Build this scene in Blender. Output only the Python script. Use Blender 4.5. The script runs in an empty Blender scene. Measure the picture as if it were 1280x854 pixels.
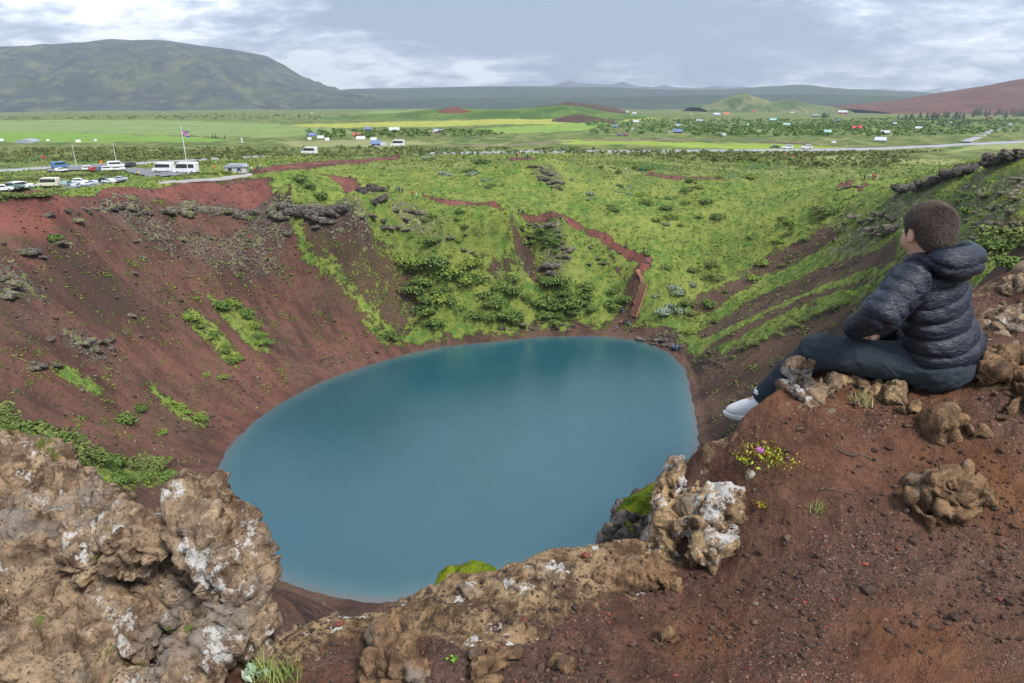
import bpy, math, random
import numpy as np
from mathutils import Vector, Matrix
R = math.radians
rng = np.random.default_rng(7)
random.seed(7)
SC = bpy.context.scene
COL = SC.collection

# ------------------------------------------------------------------ camera, sky, sun, exposure
PITCH = 20.3
FPX = 853.0
CAMZ = 60.0
cd = bpy.data.cameras.new('camera'); cam = bpy.data.objects.new('camera', cd); COL.objects.link(cam)
cd.sensor_width = 36.0; cd.lens = 36.0 * FPX / 1280.0
cd.clip_start = 0.05; cd.clip_end = 60000
cam.location = (0, 0, CAMZ); cam.rotation_euler = (R(90 - PITCH), 0, 0)
SC.camera = cam
SC.view_settings.view_transform = 'Standard'; SC.view_settings.look = 'None'
SC.view_settings.exposure = 1.12; SC.view_settings.gamma = 1.0
SUN_EL, SUN_AZ = 52.0, 140.0      # azimuth clockwise from +Y
wd = bpy.data.worlds.new('World'); SC.world = wd; wd.use_nodes = True
def build_world():
    nt = wd.node_tree; N = nt.nodes; L = nt.links
    for n in list(N): N.remove(n)
    def nd(t, **k):
        n = N.new(t)
        for a, b in k.items(): setattr(n, a, b)
        return n
    out = nd('ShaderNodeOutputWorld'); bg = nd('ShaderNodeBackground')
    sky = nd('ShaderNodeTexSky', sky_type='NISHITA', sun_disc=False)
    sky.sun_elevation = R(SUN_EL); sky.sun_rotation = R(SUN_AZ); sky.air_density = 1.0; sky.dust_density = 2.0
    bg.inputs['Strength'].default_value = 0.1
    tc = nd('ShaderNodeTexCoord'); sep = nd('ShaderNodeSeparateXYZ')
    L.new(tc.outputs['Generated'], sep.inputs[0])
    def M(op, a, b=None, c=None, clamp=False):
        m = nd('ShaderNodeMath', operation=op, use_clamp=clamp)
        for i, v in enumerate((a, b, c)):
            if v is None: continue
            if isinstance(v, (int, float)): m.inputs[i].default_value = v
            else: L.new(v, m.inputs[i])
        return m.outputs[0]
    z = M('MAXIMUM', sep.outputs['Z'], 0.0)
    # project the direction onto a flat cloud deck seen from below
    zz = M('ADD', z, 0.26)
    cx = M('DIVIDE', sep.outputs['X'], zz); cy = M('DIVIDE', sep.outputs['Y'], zz)
    cv = nd('ShaderNodeCombineXYZ'); L.new(cx, cv.inputs[0]); L.new(cy, cv.inputs[1])
    def noise(scale, detail, rough, vec, loc=(0,0,0), sc=(1,1,1), dist=0.0):
        mp = nd('ShaderNodeMapping'); mp.inputs['Location'].default_value = loc; mp.inputs['Scale'].default_value = sc
        L.new(vec, mp.inputs['Vector'])
        n = nd('ShaderNodeTexNoise'); n.inputs['Scale'].default_value = scale; n.inputs['Detail'].default_value = detail
        n.inputs['Roughness'].default_value = rough; n.inputs['Distortion'].default_value = dist
        L.new(mp.outputs[0], n.inputs['Vector']); return n.outputs['Fac']
    n1 = noise(0.75, 8, 0.56, cv.outputs[0], (3.1, 1.7, 0), (1, 1, 1), 0.3)
    n2 = noise(2.0, 8, 0.6, cv.outputs[0], (7.4, 2.2, 0), (1, 1.3, 1), 0.4)
    n3 = noise(6.0, 7, 0.62, cv.outputs[0], (1.4, 5.2, 0), (1, 1.2, 1), 0.2)
    s = M('ADD', M('ADD', M('MULTIPLY', n1, 0.46), M('MULTIPLY', n2, 0.32)), M('MULTIPLY', n3, 0.22))
    # darker, thicker deck overhead in the middle; brighter gap towards the horizon
    az = M('ARCTAN2', sep.outputs['X'], sep.outputs['Y'])
    def gauss(v, c, w):
        d = M('DIVIDE', M('SUBTRACT', v, c), w)
        return M('POWER', 2.718, M('MULTIPLY', M('MULTIPLY', d, d), -1.0))
    hz = gauss(z, 0.0, 0.045)
    bright = M('MULTIPLY', hz, 0.09)
    bright = M('ADD', bright, M('MULTIPLY', M('MULTIPLY', gauss(az, -0.17, 0.20), gauss(z, 0.030, 0.030)), 0.18))
    bright = M('ADD', bright, M('MULTIPLY', M('MULTIPLY', gauss(az, -0.55, 0.22), gauss(z, 0.11, 0.06)), 0.03))
    bright = M('ADD', bright, M('MULTIPLY', M('MULTIPLY', gauss(az, 0.42, 0.22), gauss(z, 0.12, 0.035)), 0.09))
    bright = M('SUBTRACT', bright, M('MULTIPLY', M('MULTIPLY', gauss(az, 0.02, 0.30), gauss(z, 0.11, 0.055)), 0.17))
    bright = M('SUBTRACT', bright, M('MULTIPLY', M('MULTIPLY', gauss(az, 0.55, 0.35), gauss(z, 0.055, 0.02)), 0.07))
    s = M('ADD', M('MULTIPLY_ADD', M('SUBTRACT', s, 0.5), 2.1, 0.475), bright)
    ramp = nd('ShaderNodeValToRGB'); L.new(s, ramp.inputs[0])
    e = ramp.color_ramp.elements
    e[0].position = 0.40; e[0].color = (1.8, 2.3, 3.15, 1)
    e[1].position = 0.66; e[1].color = (9.0, 9.1, 9.2, 1)
    m = e.new(0.48); m.color = (2.6, 3.2, 4.2, 1)
    m = e.new(0.56); m.color = (4.4, 5.0, 5.8, 1)
    mx = nd('ShaderNodeMix', data_type='RGBA'); mx.inputs['Factor'].default_value = 0.93
    L.new(sky.outputs[0], mx.inputs[6]); L.new(ramp.outputs[0], mx.inputs[7])
    L.new(mx.outputs[2], bg.inputs['Color']); L.new(bg.outputs[0], out.inputs[0])
build_world()
sl = bpy.data.lights.new('sun', 'SUN'); sl.energy = 2.2; sl.angle = R(14); sl.color = (1.0, 0.96, 0.9)
so = bpy.data.objects.new('sun', sl); COL.objects.link(so)
so.rotation_euler = (R(90 - SUN_EL), 0, R(180 - SUN_AZ) ); so.location = (0, -50, 300)

# ------------------------------------------------------------------ pixel rays (photo 1280 x 854) into the place
cP, sP = math.cos(R(PITCH)), math.sin(R(PITCH))
def ray(px, py):
    u = (px - 640) / FPX; v = (py - 427) / FPX
    return np.array([u, cP - v * sP, -(sP + v * cP)])
CAMP = np.array([0, 0, CAMZ])
def at_z(px, py, z): d = ray(px, py); return CAMP + d * ((z - CAMZ) / d[2])
def at_y(px, py, y): d = ray(px, py); return CAMP + d * (y / d[1])
def at_d(px, py, t): return CAMP + ray(px, py) * t

# ------------------------------------------------------------------ numpy noise
_perm = np.random.default_rng(11).permutation(256); _perm = np.concatenate([_perm, _perm, _perm]).astype(np.int32)
_g = np.random.default_rng(5).normal(size=(256, 3)); _g /= np.linalg.norm(_g, axis=1)[:, None]; _g = _g.astype(np.float32)
def perlin(x, y, z):
    x = np.asarray(x, np.float32); y = np.asarray(y, np.float32); z = np.asarray(z, np.float32)
    x, y, z = np.broadcast_arrays(x, y, z)
    xi = np.floor(x).astype(np.int32); yi = np.floor(y).astype(np.int32); zi = np.floor(z).astype(np.int32)
    xf = x - xi; yf = y - yi; zf = z - zi
    u = xf*xf*xf*(xf*(xf*6-15)+10); v = yf*yf*yf*(yf*(yf*6-15)+10); w = zf*zf*zf*(zf*(zf*6-15)+10)
    r = None
    def gr(a, b, c):
        h = _perm[_perm[_perm[(xi+a) & 255] + ((yi+b) & 255)] + ((zi+c) & 255)]
        g = _g[h]
        return g[..., 0]*(xf-a) + g[..., 1]*(yf-b) + g[..., 2]*(zf-c)
    def lx(b, c): a0 = gr(0, b, c); return a0 + u*(gr(1, b, c)-a0)
    y0 = lx(0, 0); y0 = y0 + v*(lx(1, 0)-y0)
    y1 = lx(0, 1); y1 = y1 + v*(lx(1, 1)-y1)
    return (y0 + w*(y1-y0)) * 1.5
def fbm(x, y, z, o=4, gain=0.5, lac=2.03, ridged=False):
    s = 0; a = 1.0; t = 0
    for i in range(o):
        n = perlin(x + i*17.3, y - i*9.1, z + i*5.7)
        if ridged: n = 1 - 2*np.abs(n)
        s = s + a*n; t += a; a *= gain; x = x*lac; y = y*lac; z = z*lac
    return s / t
def sstep(a, b, x): t = np.clip((x-a)/(b-a), 0, 1); return t*t*(3-2*t)
class TPS:
    def __init__(s, pts, reg=1e-5, scale=100.0):
        p = np.array(pts, float); s.k = scale; s.p = p[:, :2]/scale; n = len(p)
        K = s.U(np.linalg.norm(s.p[:, None]-s.p[None], axis=2)) + reg*np.eye(n)
        P = np.c_[np.ones(n), s.p]; A = np.zeros((n+3, n+3)); A[:n, :n] = K; A[:n, n:] = P; A[n:, :n] = P.T
        w = np.linalg.solve(A, np.r_[p[:, 2], 0, 0, 0]); s.w = w[:n]; s.a = w[n:]
    @staticmethod
    def U(r): return np.where(r > 1e-9, r*r*np.log(r + 1e-12), 0.0)
    def __call__(s, x, y):
        x = np.asarray(x, float); sh = x.shape; q = np.stack([x.ravel(), np.asarray(y, float).ravel()], 1)/s.k
        out = np.empty(len(q))
        for i in range(0, len(q), 20000):
            c = q[i:i+20000]
            out[i:i+20000] = s.U(np.sqrt(((c[:, None]-s.p[None])**2).sum(2))) @ s.w + s.a[0] + c @ s.a[1:]
        return out.reshape(sh)
def inpoly(x, y, poly):
    ins = np.zeros(np.shape(x), bool); n = len(poly)
    for i in range(n):
        x0, y0 = poly[i][:2]; x1, y1 = poly[(i+1) % n][:2]
        c = ((y0 > y) != (y1 > y)) & (x < (x1-x0)*(y-y0)/((y1-y0) if y1 != y0 else 1e-9)+x0)
        ins ^= c
    return ins
def sdpoly(x, y, poly):      # negative inside
    d = np.full(np.shape(x), 1e9); n = len(poly)
    for i in range(n):
        x0, y0 = poly[i][:2]; x1, y1 = poly[(i+1) % n][:2]; ex, ey = x1-x0, y1-y0; l2 = ex*ex+ey*ey+1e-12
        t = np.clip(((x-x0)*ex+(y-y0)*ey)/l2, 0, 1)
        d = np.minimum(d, (x-x0-t*ex)**2+(y-y0-t*ey)**2)
    d = np.sqrt(d); return np.where(inpoly(x, y, poly), -d, d)

# ------------------------------------------------------------------ mesh + naming helpers
def mesh_np(name, V, F, mats=(), smooth=True, midx=None):
    me = bpy.data.meshes.new(name)
    V = np.ascontiguousarray(V, np.float32); F = np.ascontiguousarray(F, np.int32)
    k = F.shape[1]; nf = len(F)
    me.vertices.add(len(V)); me.vertices.foreach_set('co', V.ravel())
    me.loops.add(nf*k); me.loops.foreach_set('vertex_index', F.ravel())
    me.polygons.add(nf); me.polygons.foreach_set('loop_start', np.arange(nf, dtype=np.int32)*k)
    for m in mats: me.materials.append(m)
    if midx is not None: me.polygons.foreach_set('material_index', np.asarray(midx, np.int32))
    me.update(calc_edges=True)
    me.polygons.foreach_set('use_smooth', np.full(nf, smooth))
    return me
def attr_f(me, name, a):
    t = me.attributes.new(name, 'FLOAT', 'POINT'); t.data.foreach_set('value', np.ascontiguousarray(a, np.float32))
def attr_c(me, name, a):
    t = me.attributes.new(name, 'FLOAT_COLOR', 'POINT')
    a = np.asarray(a, np.float32); a = np.c_[a, np.ones(len(a), np.float32)] if a.shape[1] == 3 else a
    t.data.foreach_set('color', np.ascontiguousarray(a).ravel())
def attr_v(me, name, a):
    t = me.attributes.new(name, 'FLOAT_VECTOR', 'POINT'); t.data.foreach_set('vector', np.ascontiguousarray(a, np.float32).ravel())
def link(name, me, parent=None, loc=None, label=None, cat=None, group=None, kind=None):
    o = bpy.data.objects.new(name, me); COL.objects.link(o)
    if parent is not None: o.parent = parent
    if loc is not None: o.location = loc
    tag(o, label, cat, group, kind); return o
def tag(o, label=None, cat=None, group=None, kind=None):
    if label: o['label'] = label
    if cat: o['category'] = cat
    if group: o['group'] = group
    if kind: o['kind'] = kind
    return o
def thing(name, label, cat, loc=(0, 0, 0), rotz=0, group=None):
    o = bpy.data.objects.new(name, None); COL.objects.link(o); o.location = loc; o.rotation_euler = (0, 0, rotz)
    o.empty_display_size = 0.3
    return tag(o, label, cat, group)
class MB:                      # a small mesh builder
    def __init__(s): s.v = []; s.f = []
    def quad(s, *p): i = len(s.v); s.v += [tuple(a) for a in p]; s.f.append(tuple(range(i, i+len(p))))
    def box(s, x0, x1, y0, y1, z0, z1, tx=0, ty=0):     # tx, ty narrow the top
        i = len(s.v)
        s.v += [(x0, y0, z0), (x1, y0, z0), (x1, y1, z0), (x0, y1, z0), (x0+tx, y0+ty, z1), (x1-tx, y0+ty, z1), (x1-tx, y1-ty, z1), (x0+tx, y1-ty, z1)]
        s.f += [(i, i+3, i+2, i+1), (i+4, i+5, i+6, i+7), (i, i+1, i+5, i+4), (i+1, i+2, i+6, i+5), (i+2, i+3, i+7, i+6), (i+3, i, i+4, i+7)]
        return s
    def tube(s, p0, p1, r0, r1=None, n=8, cap=True):
        r1 = r0 if r1 is None else r1
        a = Vector(p0); b = Vector(p1); d = (b-a).normalized(); u = d.orthogonal().normalized(); w = d.cross(u); i = len(s.v)
        for c, r in ((a, r0), (b, r1)):
            for k in range(n):
                t = 2*math.pi*k/n; s.v.append(tuple(c+u*math.cos(t)*r+w*math.sin(t)*r))
        for k in range(n): s.f.append((i+k, i+(k+1) % n, i+n+(k+1) % n, i+n+k))
        if cap: s.f.append(tuple(range(i+n-1, i-1, -1))); s.f.append(tuple(range(i+n, i+2*n)))
        return s
    def path(s, pts, rad, n=8):
        for k in range(len(pts)-1): s.tube(pts[k], pts[k+1], rad[k], rad[k+1], n)
        return s
    def prism(s, prof, y0, y1):       # prof in xz, extruded in y
        i = len(s.v); n = len(prof)
        s.v += [(p[0], y0, p[1]) for p in prof] + [(p[0], y1, p[1]) for p in prof]
        s.f.append(tuple(range(i, i+n))); s.f.append(tuple(range(i+2*n-1, i+n-1, -1)))
        for k in range(n): s.f.append((i+k, i+n+k, i+n+(k+1) % n, i+(k+1) % n))
        return s
    def mesh(s, name, mat, smooth=False, bevel=0):
        me = bpy.data.meshes.new(name); me.from_pydata(s.v, [], s.f); me.materials.append(mat)
        import bmesh
        bm = bmesh.new(); bm.from_mesh(me)
        bmesh.ops.remove_doubles(bm, verts=bm.verts, dist=1e-5)
        bmesh.ops.recalc_face_normals(bm, faces=bm.faces)
        if bevel: bmesh.ops.bevel(bm, geom=list(bm.edges), offset=bevel, segments=2, affect='EDGES', profile=0.6, clamp_overlap=True)
        bm.to_mesh(me); bm.free()
        for p in me.polygons: p.use_smooth = smooth
        return me
    def build(s, name, mat, parent=None, smooth=False, bevel=0, **k): return link(name, s.mesh(name, mat, smooth, bevel), parent, **k)

# ------------------------------------------------------------------ material helpers
class NT:
    def __init__(s, name):
        s.m = bpy.data.materials.new(name); s.m.use_nodes = True; s.t = s.m.node_tree; s.N = s.t.nodes; s.L = s.t.links
        for n in list(s.N): s.N.remove(n)
        s.out = s.N.new('ShaderNodeOutputMaterial'); s.b = s.N.new('ShaderNodeBsdfPrincipled'); s.L.new(s.b.outputs[0], s.out.inputs[0])
        s.tc = None
    def set(s, node, key, v):
        if hasattr(v, 'is_linked') or hasattr(v, 'links'): s.L.new(v, node.inputs[key])
        else:
            if isinstance(v, (tuple, list)) and len(v) == 3 and node.inputs[key].type == 'RGBA': v = (*v, 1)
            node.inputs[key].default_value = v
    def pos(s):
        if s.tc is None: s.tc = s.N.new('ShaderNodeTexCoord')
        return s.tc.outputs['Object']
    def gpos(s):
        n = s.N.new('ShaderNodeNewGeometry'); return n.outputs['Position']
    def attr(s, name, out='Fac'):
        n = s.N.new('ShaderNodeAttribute'); n.attribute_name = name; return n.outputs[out]
    def map(s, vec, scale=(1, 1, 1), loc=(0, 0, 0), rot=(0, 0, 0)):
        n = s.N.new('ShaderNodeMapping'); s.L.new(vec, n.inputs['Vector']); n.inputs['Scale'].default_value = scale; n.inputs['Location'].default_value = loc; n.inputs['Rotation'].default_value = rot
        return n.outputs[0]
    def noise(s, scale, detail=4, rough=0.55, vec=None, dist=0.0, out='Fac'):
        n = s.N.new('ShaderNodeTexNoise'); n.inputs['Scale'].default_value = scale; n.inputs['Detail'].default_value = detail
        n.inputs['Roughness'].default_value = rough; n.inputs['Distortion'].default_value = dist
        s.L.new(vec if vec is not None else s.pos(), n.inputs['Vector']); return n.outputs[out]
    def voro(s, scale, vec=None, feature='F1', out='Distance', rand=1.0):
        n = s.N.new('ShaderNodeTexVoronoi'); n.feature = feature; n.inputs['Scale'].default_value = scale; n.inputs['Randomness'].default_value = rand
        s.L.new(vec if vec is not None else s.pos(), n.inputs['Vector']); return n.outputs[out]
    def math(s, op, a, b=None, c=None, clamp=False):
        n = s.N.new('ShaderNodeMath'); n.operation = op; n.use_clamp = clamp
        for i, v in enumerate((a, b, c)):
            if v is not None: s.set(n, i, v)
        return n.outputs[0]
    def step(s, x, a, b):     # smooth map a..b -> 0..1
        n = s.N.new('ShaderNodeMapRange'); n.interpolation_type = 'SMOOTHSTEP'; s.set(n, 0, x); n.inputs[1].default_value = a; n.inputs[2].default_value = b
        return n.outputs[0]
    def lin(s, x, a, b, c, d):
        n = s.N.new('ShaderNodeMapRange'); s.set(n, 0, x)
        for i, v in zip((1, 2, 3, 4), (a, b, c, d)): n.inputs[i].default_value = v
        return n.outputs[0]
    def mix(s, f, a, b, mode='MIX'):
        n = s.N.new('ShaderNodeMix'); n.data_type = 'RGBA'; n.blend_type = mode; s.set(n, 0, f); s.set(n, 6, a); s.set(n, 7, b); return n.outputs[2]
    def bump(s, h, strength=0.5, dist=0.1, normal=None):
        n = s.N.new('ShaderNodeBump'); n.inputs['Strength'].default_value = strength; n.inputs['Distance'].default_value = dist; s.L.new(h, n.inputs['Height'])
        if normal is not None: s.L.new(normal, n.inputs['Normal'])
        return n.outputs[0]
    def fin(s, color=None, rough=0.9, normal=None, metallic=0.0, spec=0.3):
        if color is not None: s.set(s.b, 'Base Color', color)
        s.set(s.b, 'Roughness', rough); s.b.inputs['Metallic'].default_value = metallic; s.b.inputs['Specular IOR Level'].default_value = spec
        if normal is not None: s.L.new(normal, s.b.inputs['Normal'])
        return s.m
_mc = {}
def mat(name, col, rough=0.6, var=0.12, scale=6.0, metallic=0.0, spec=0.4, bump=0.0):
    if name in _mc: return _mc[name]
    t = NT(name); n = t.noise(scale, 4, 0.6)
    lo = tuple(c*(1-var) for c in col); hi = tuple(min(1, c*(1+var)) for c in col)
    c = t.mix(n, lo, hi)
    nm = t.bump(t.noise(scale*4, 4, 0.6), bump, 0.02) if bump else None
    _mc[name] = t.fin(c, rough, nm, metallic, spec); return _mc[name]
# ------------------------------------------------------------------ lie of the land
def drop_plain(r): return 26.0 + np.maximum(r - 350.0, 0) * 0.0205
SHORE = [(272,590),(285,562),(315,530),(350,505),(400,478),(450,460),(500,445),(560,433),(620,427),(680,421),(740,420),(800,426),(836,441),(856,462),(862,490),
         (870,530),(870,572),(858,615),(815,660),(765,692),(700,707),(620,724),(540,744),(480,753),(430,748),(380,735),(330,715),(292,680),(273,635)]
CP = [(*at_z(a, b, 0.0)[:2], 0.0) for a, b in SHORE]
LAKE = [c[:2] for c in CP]
_c = np.mean(np.array(LAKE), axis=0)
for c in list(CP)[::2]:
    q = _c + (np.array(c[:2])-_c)*0.93; CP.append((q[0], q[1], -1.6))
for c in list(CP)[:29:4]:
    q = _c + (np.array(c[:2])-_c)*0.6; CP.append((q[0], q[1], -8))
for c in list(CP)[:29:2]:      # the beach just above the water
    q = np.array(c[:2]); d = q-_c; q = q + d/np.linalg.norm(d)*3.0; CP.append((q[0], q[1], 1.1))
PXZ = [  # px, py, height
  # rim by the car park and the left wall
  (0,255,40),(75,250,39.5),(150,240,38.5),(230,227,37.5),(300,224,36.5),(345,222,36.5),(0,320,33),(150,330,27),(100,450,18),(0,400,26),(0,530,16),(200,400,17),
  (350,380,12),(300,300,26),(130,262,35.5),(250,262,32),(330,262,30.5),(100,560,13),(420,400,8),(200,500,8),(330,440,7),
  # cliffy shoulder left of the saddle
  (372,232,37),(440,240,36),(470,243,34.5),(400,262,31.5),(460,280,26.5),(500,300,23.5),(430,330,16.5),(500,380,8.5),(540,420,2),
  (560,330,18.5),(600,390,8),(640,400,5),
  # green bowl
  (400,205,37),(500,200,34.5),(520,238,32.5),(560,255,30.5),(600,220,34),(620,262,29),(640,268,29),(700,268,28),(720,300,20.5),(770,360,9.5),(745,400,3),
  (660,330,15.5),(700,380,8.5),(640,205,37),(665,200,38.5),(695,205,37),(700,235,31.5),(650,240,31),(740,215,34),(780,235,30),(740,270,25.5),
  (730,288,22),(760,300,21),(805,325,17),(800,345,14),(795,400,3.5),(850,400,4.5),(830,250,28),(830,300,20.5),(870,350,12),(900,280,24.5),(880,230,32),
  (950,250,29.5),(900,210,34),(820,205,34),(1000,215,34.5),(950,300,22.5),
  # right wall
  (1045,234,35.8),(1085,227,36.6),(1115,233,37.6),(1160,217,42),(1200,207,45),(1240,198,47),(1280,190,50),(960,330,17.5),(920,370,11),(1040,280,28.5),(890,440,5),(1059,410,20),
  (1000,450,11.5),(900,560,4.5),(925,530,8),(1000,380,18),(1100,340,28),(1150,330,33),(1150,280,37),(1200,260,41.5),(1280,250,46),(1280,300,48.5),(1280,332,51.5),
  (1200,310,43),(1060,340,24)]
CP += [tuple(at_z(*p)) for p in PXZ]
CP += [  # world x, y, height: out of sight or behind
  (-8,4.5,56),(-3,4.6,57),(0,3.9,57.2),(1.5,4.0,57.3),(3.2,5.5,57.6),(0,15,42),(0,30,27),(0,45,14),(0,58,4.5),(-15,30,28),(-30,30,33),(-35,55,17),(-50,60,23),(-60,50,35),(-80,80,33),(-95,70,43),
  (-110,100,42),(-60,10,50),(-30,0,56),(-100,160,37),(-125,130,38),(-110,200,34.5),
  (15,40,27),(25,60,16),(30,60,20),(45,85,21),(60,60,41),(70,80,45),(86,80,55),(88,100,53),(50,30,52),(12,20,43),(22,28,46),(20,35,40),(10,10,52),(16,17,52),(110,60,52),(120,100,47),(125,140,40),
  (60,20,56),(60,-20,52),(0,-30,52),(-40,-30,50),(30,-5,58),(8,-2,58.7),(0,-8,57.5),
  (5,6.5,57.2),(9,9,56.8),(106,150,41),(112,175,36.5),(100,205,34.5),(130,160,38),(128,120,43),(98,135,46.5),(103,165,39),(150,100,42)]
for x in (-230, -160, -90, -20, 50, 130, 210):
    CP.append((x, 285, 34.0)); CP.append((x, 340, 34.0))
for y in (-60, 20, 100, 180, 240): CP.append((-200, y, 34.5)); CP.append((210, y, 35.0))
tps = TPS(CP, 2e-5)
GX0, GX1, GY0, GY1, GS = -240., 240., -80., 360., 1.0
_gx = np.arange(GX0, GX1+1, GS); _gy = np.arange(GY0, GY1+1, GS)
_GX, _GY = np.meshgrid(_gx, _gy); _GZ = tps(_GX, _GY)
_DL = sdpoly(_GX, _GY, LAKE)      # a low beach all round the water
_GZ = np.where(_DL < 14, np.minimum(_GZ, np.where(_DL < 0, _DL*.35-.1, _DL*.24+np.maximum(_DL-2.2, 0)*1.5)), _GZ)
_GZ = np.where((_DL > 0) & (_DL < 14), np.maximum(_GZ, _DL*.20), _GZ)
def bil(x, y):
    fx = np.clip((x-GX0)/GS, 0, len(_gx)-1.001); fy = np.clip((y-GY0)/GS, 0, len(_gy)-1.001)
    i = fx.astype(int); j = fy.astype(int); a = fx-i; b = fy-j
    return (_GZ[j, i]*(1-a)+_GZ[j, i+1]*a)*(1-b)+(_GZ[j+1, i]*(1-a)+_GZ[j+1, i+1]*a)*b
def H(x, y):
    x = np.asarray(x, float); y = np.asarray(y, float)
    r = np.hypot(x, y)
    pl = CAMZ - drop_plain(r)
    f = r > 250
    if f.any():
        pl = np.array(pl); xf, yf, rf = x[f], y[f], r[f]; pl[f] += fbm(xf/420, yf/420, 3.3, 3)*np.clip((rf-250)/500, 0, 1)*np.clip(rf/500, 1, 3.0)*2.2
    q = np.hypot(x/1.0, (y-130)/1.1)
    w = sstep(165, 205, q)
    return bil(x, y)*(1-w) + pl*w
_ts = np.concatenate([np.arange(3.0, 60, 0.05), 60*1.0006**np.arange(0, 9700)])
def hit(px, py, tmin=3.0, off=0.0):
    d = ray(px, py); t = _ts[_ts >= tmin]
    P = CAMP + t[:, None]*d
    g = P[:, 2] - H(P[:, 0], P[:, 1]) - off
    k = np.argmax(g < 0)
    if g[k] >= 0: return P[-1]
    if k == 0: return P[0]
    f = g[k-1]/(g[k-1]-g[k]); q = P[k-1]+(P[k]-P[k-1])*f
    return q
# near ledge: (px, py, drop below the camera) and (x, y, drop)
FP = [(1280,854,1.36),(1000,854,1.45),(700,854,1.52),(350,854,1.60),(150,854,1.66),(480,775,1.72),(600,733,1.70),(700,712,1.66),(850,690,1.58),(900,610,1.36),(930,545,1.18),
      (1000,482,1.05),(1000,540,1.12),(1060,472,1.02),(1110,474,1.02),(1180,490,1.03),(1280,450,.95),(1280,345,.80),(1230,357,.88),(1280,600,1.15),(1100,600,1.22),(1000,650,1.33),(1000,740,1.42),(1240,520,1.04),(1150,700,1.34)]
FC = [tuple(at_z(a, b, CAMZ-c)) for a, b, c in FP]
FC += [(0,-1.5,58.4),(-2,-.5,58.3),(-4,1,58.2),(-3,2.6,58.1),(3,0,58.75),(5,1.5,59.1),(4,3.5,59.25),(6,5,59.3),(10,8,59.2),(14,10,59),(20,9,58.8),(-8,0,58),(3,-4,58.2),(12,-4,58.4)]
ftps = TPS(FC, 1e-6, 1.0)
_e = [at_z(*p) for p in ((230,800,58.35),(345,812,58.33),(410,772,58.28),(480,757,58.28),(560,742,58.3),(640,722,58.32),(720,700,58.35),(800,688,58.38),(850,650,58.45),(868,610,58.56),(905,575,58.72),(925,540,58.84),(955,505,58.93),(990,470,58.98),(1060,458,59.0),(1130,440,59.02),(1200,375,59.08),(1235,352,59.13),(1280,338,59.2))]
EDGE = [(-30,-2),(-12,1.2),(-6,2.4),(-3,2.7),(-1.6,2.4)] + [tuple(e[:2]) for e in _e] + [(3.2,3.7),(4.6,4.6),(7,6.2),(12,9.5),(20,12),(40,14),(60,5),(40,-30),(-30,-30)]
def fore_raw(x, y): return ftps(x, y)
def lumps(x, y):      # rocky soil relief, metres
    n = fbm(x*2.3, y*2.3, 1.0, 5, 0.55)
    n2 = fbm(x*6.5, y*6.5, 4.0, 4, 0.55, ridged=True)
    return 0.10*n + 0.040*n2
def near_rock(x, y):      # how rocky the ledge is, 0..1
    return np.clip(rock_strip(x, y), 0, 1)
def rock_strip(x, y):
    a = 0
    for px, py, s, k in RKS:
        c = at_z(px, py, 58.6 if py < 620 else 58.35)
        a = a + k*np.exp(-((x-c[0])**2+(y-c[1])**2)/(s*s))
    return a
RKS = [(420,790,.13,.9),(500,775,.13,.8),(560,745,.15,1),(600,760,.16,1),(650,745,.17,1.0),(700,735,.17,1),(760,720,.15,1),(810,715,.13,.9),(640,800,.13,.7),(600,820,.1,.6),
       (1040,480,.13,1.0),(1060,560,.08,.5),(1230,680,.12,.6),(1100,680,.08,.45),(1100,490,.12,.8),(1150,500,.12,.7),(1270,360,.28,1),(1240,400,.2,1),(1275,430,.25,1),(1275,500,.15,.8),(1200,600,.14,.7),(1190,640,.1,.5),(1210,510,.1,.6),(900,600,.14,.6),(340,840,.12,.8),(1170,540,.1,.6)]
def fore(x, y):
    z = ftps(x, y); rk = near_rock(x, y)
    n = fbm(x*5+3, y*5, 9.0, 5, 0.6, ridged=True); n3 = fbm(x*14, y*14, 2.0, 4, 0.6)
    return z + lumps(x, y)*0.55 + rk*(0.050*n + 0.014*n3 + 0.02) + 0.004*fbm(x*30, y*30, 0.5, 3, 0.6)
def fore_hit(px, py):
    d = ray(px, py); t = np.arange(0.9, 6.0, 0.01); P = CAMP+t[:, None]*d
    g = P[:, 2]-fore(P[:, 0], P[:, 1]); k = max(1, int(np.argmax(g < 0))); f = g[k-1]/(g[k-1]-g[k])
    return P[k-1]+(P[k]-P[k-1])*f

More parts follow.
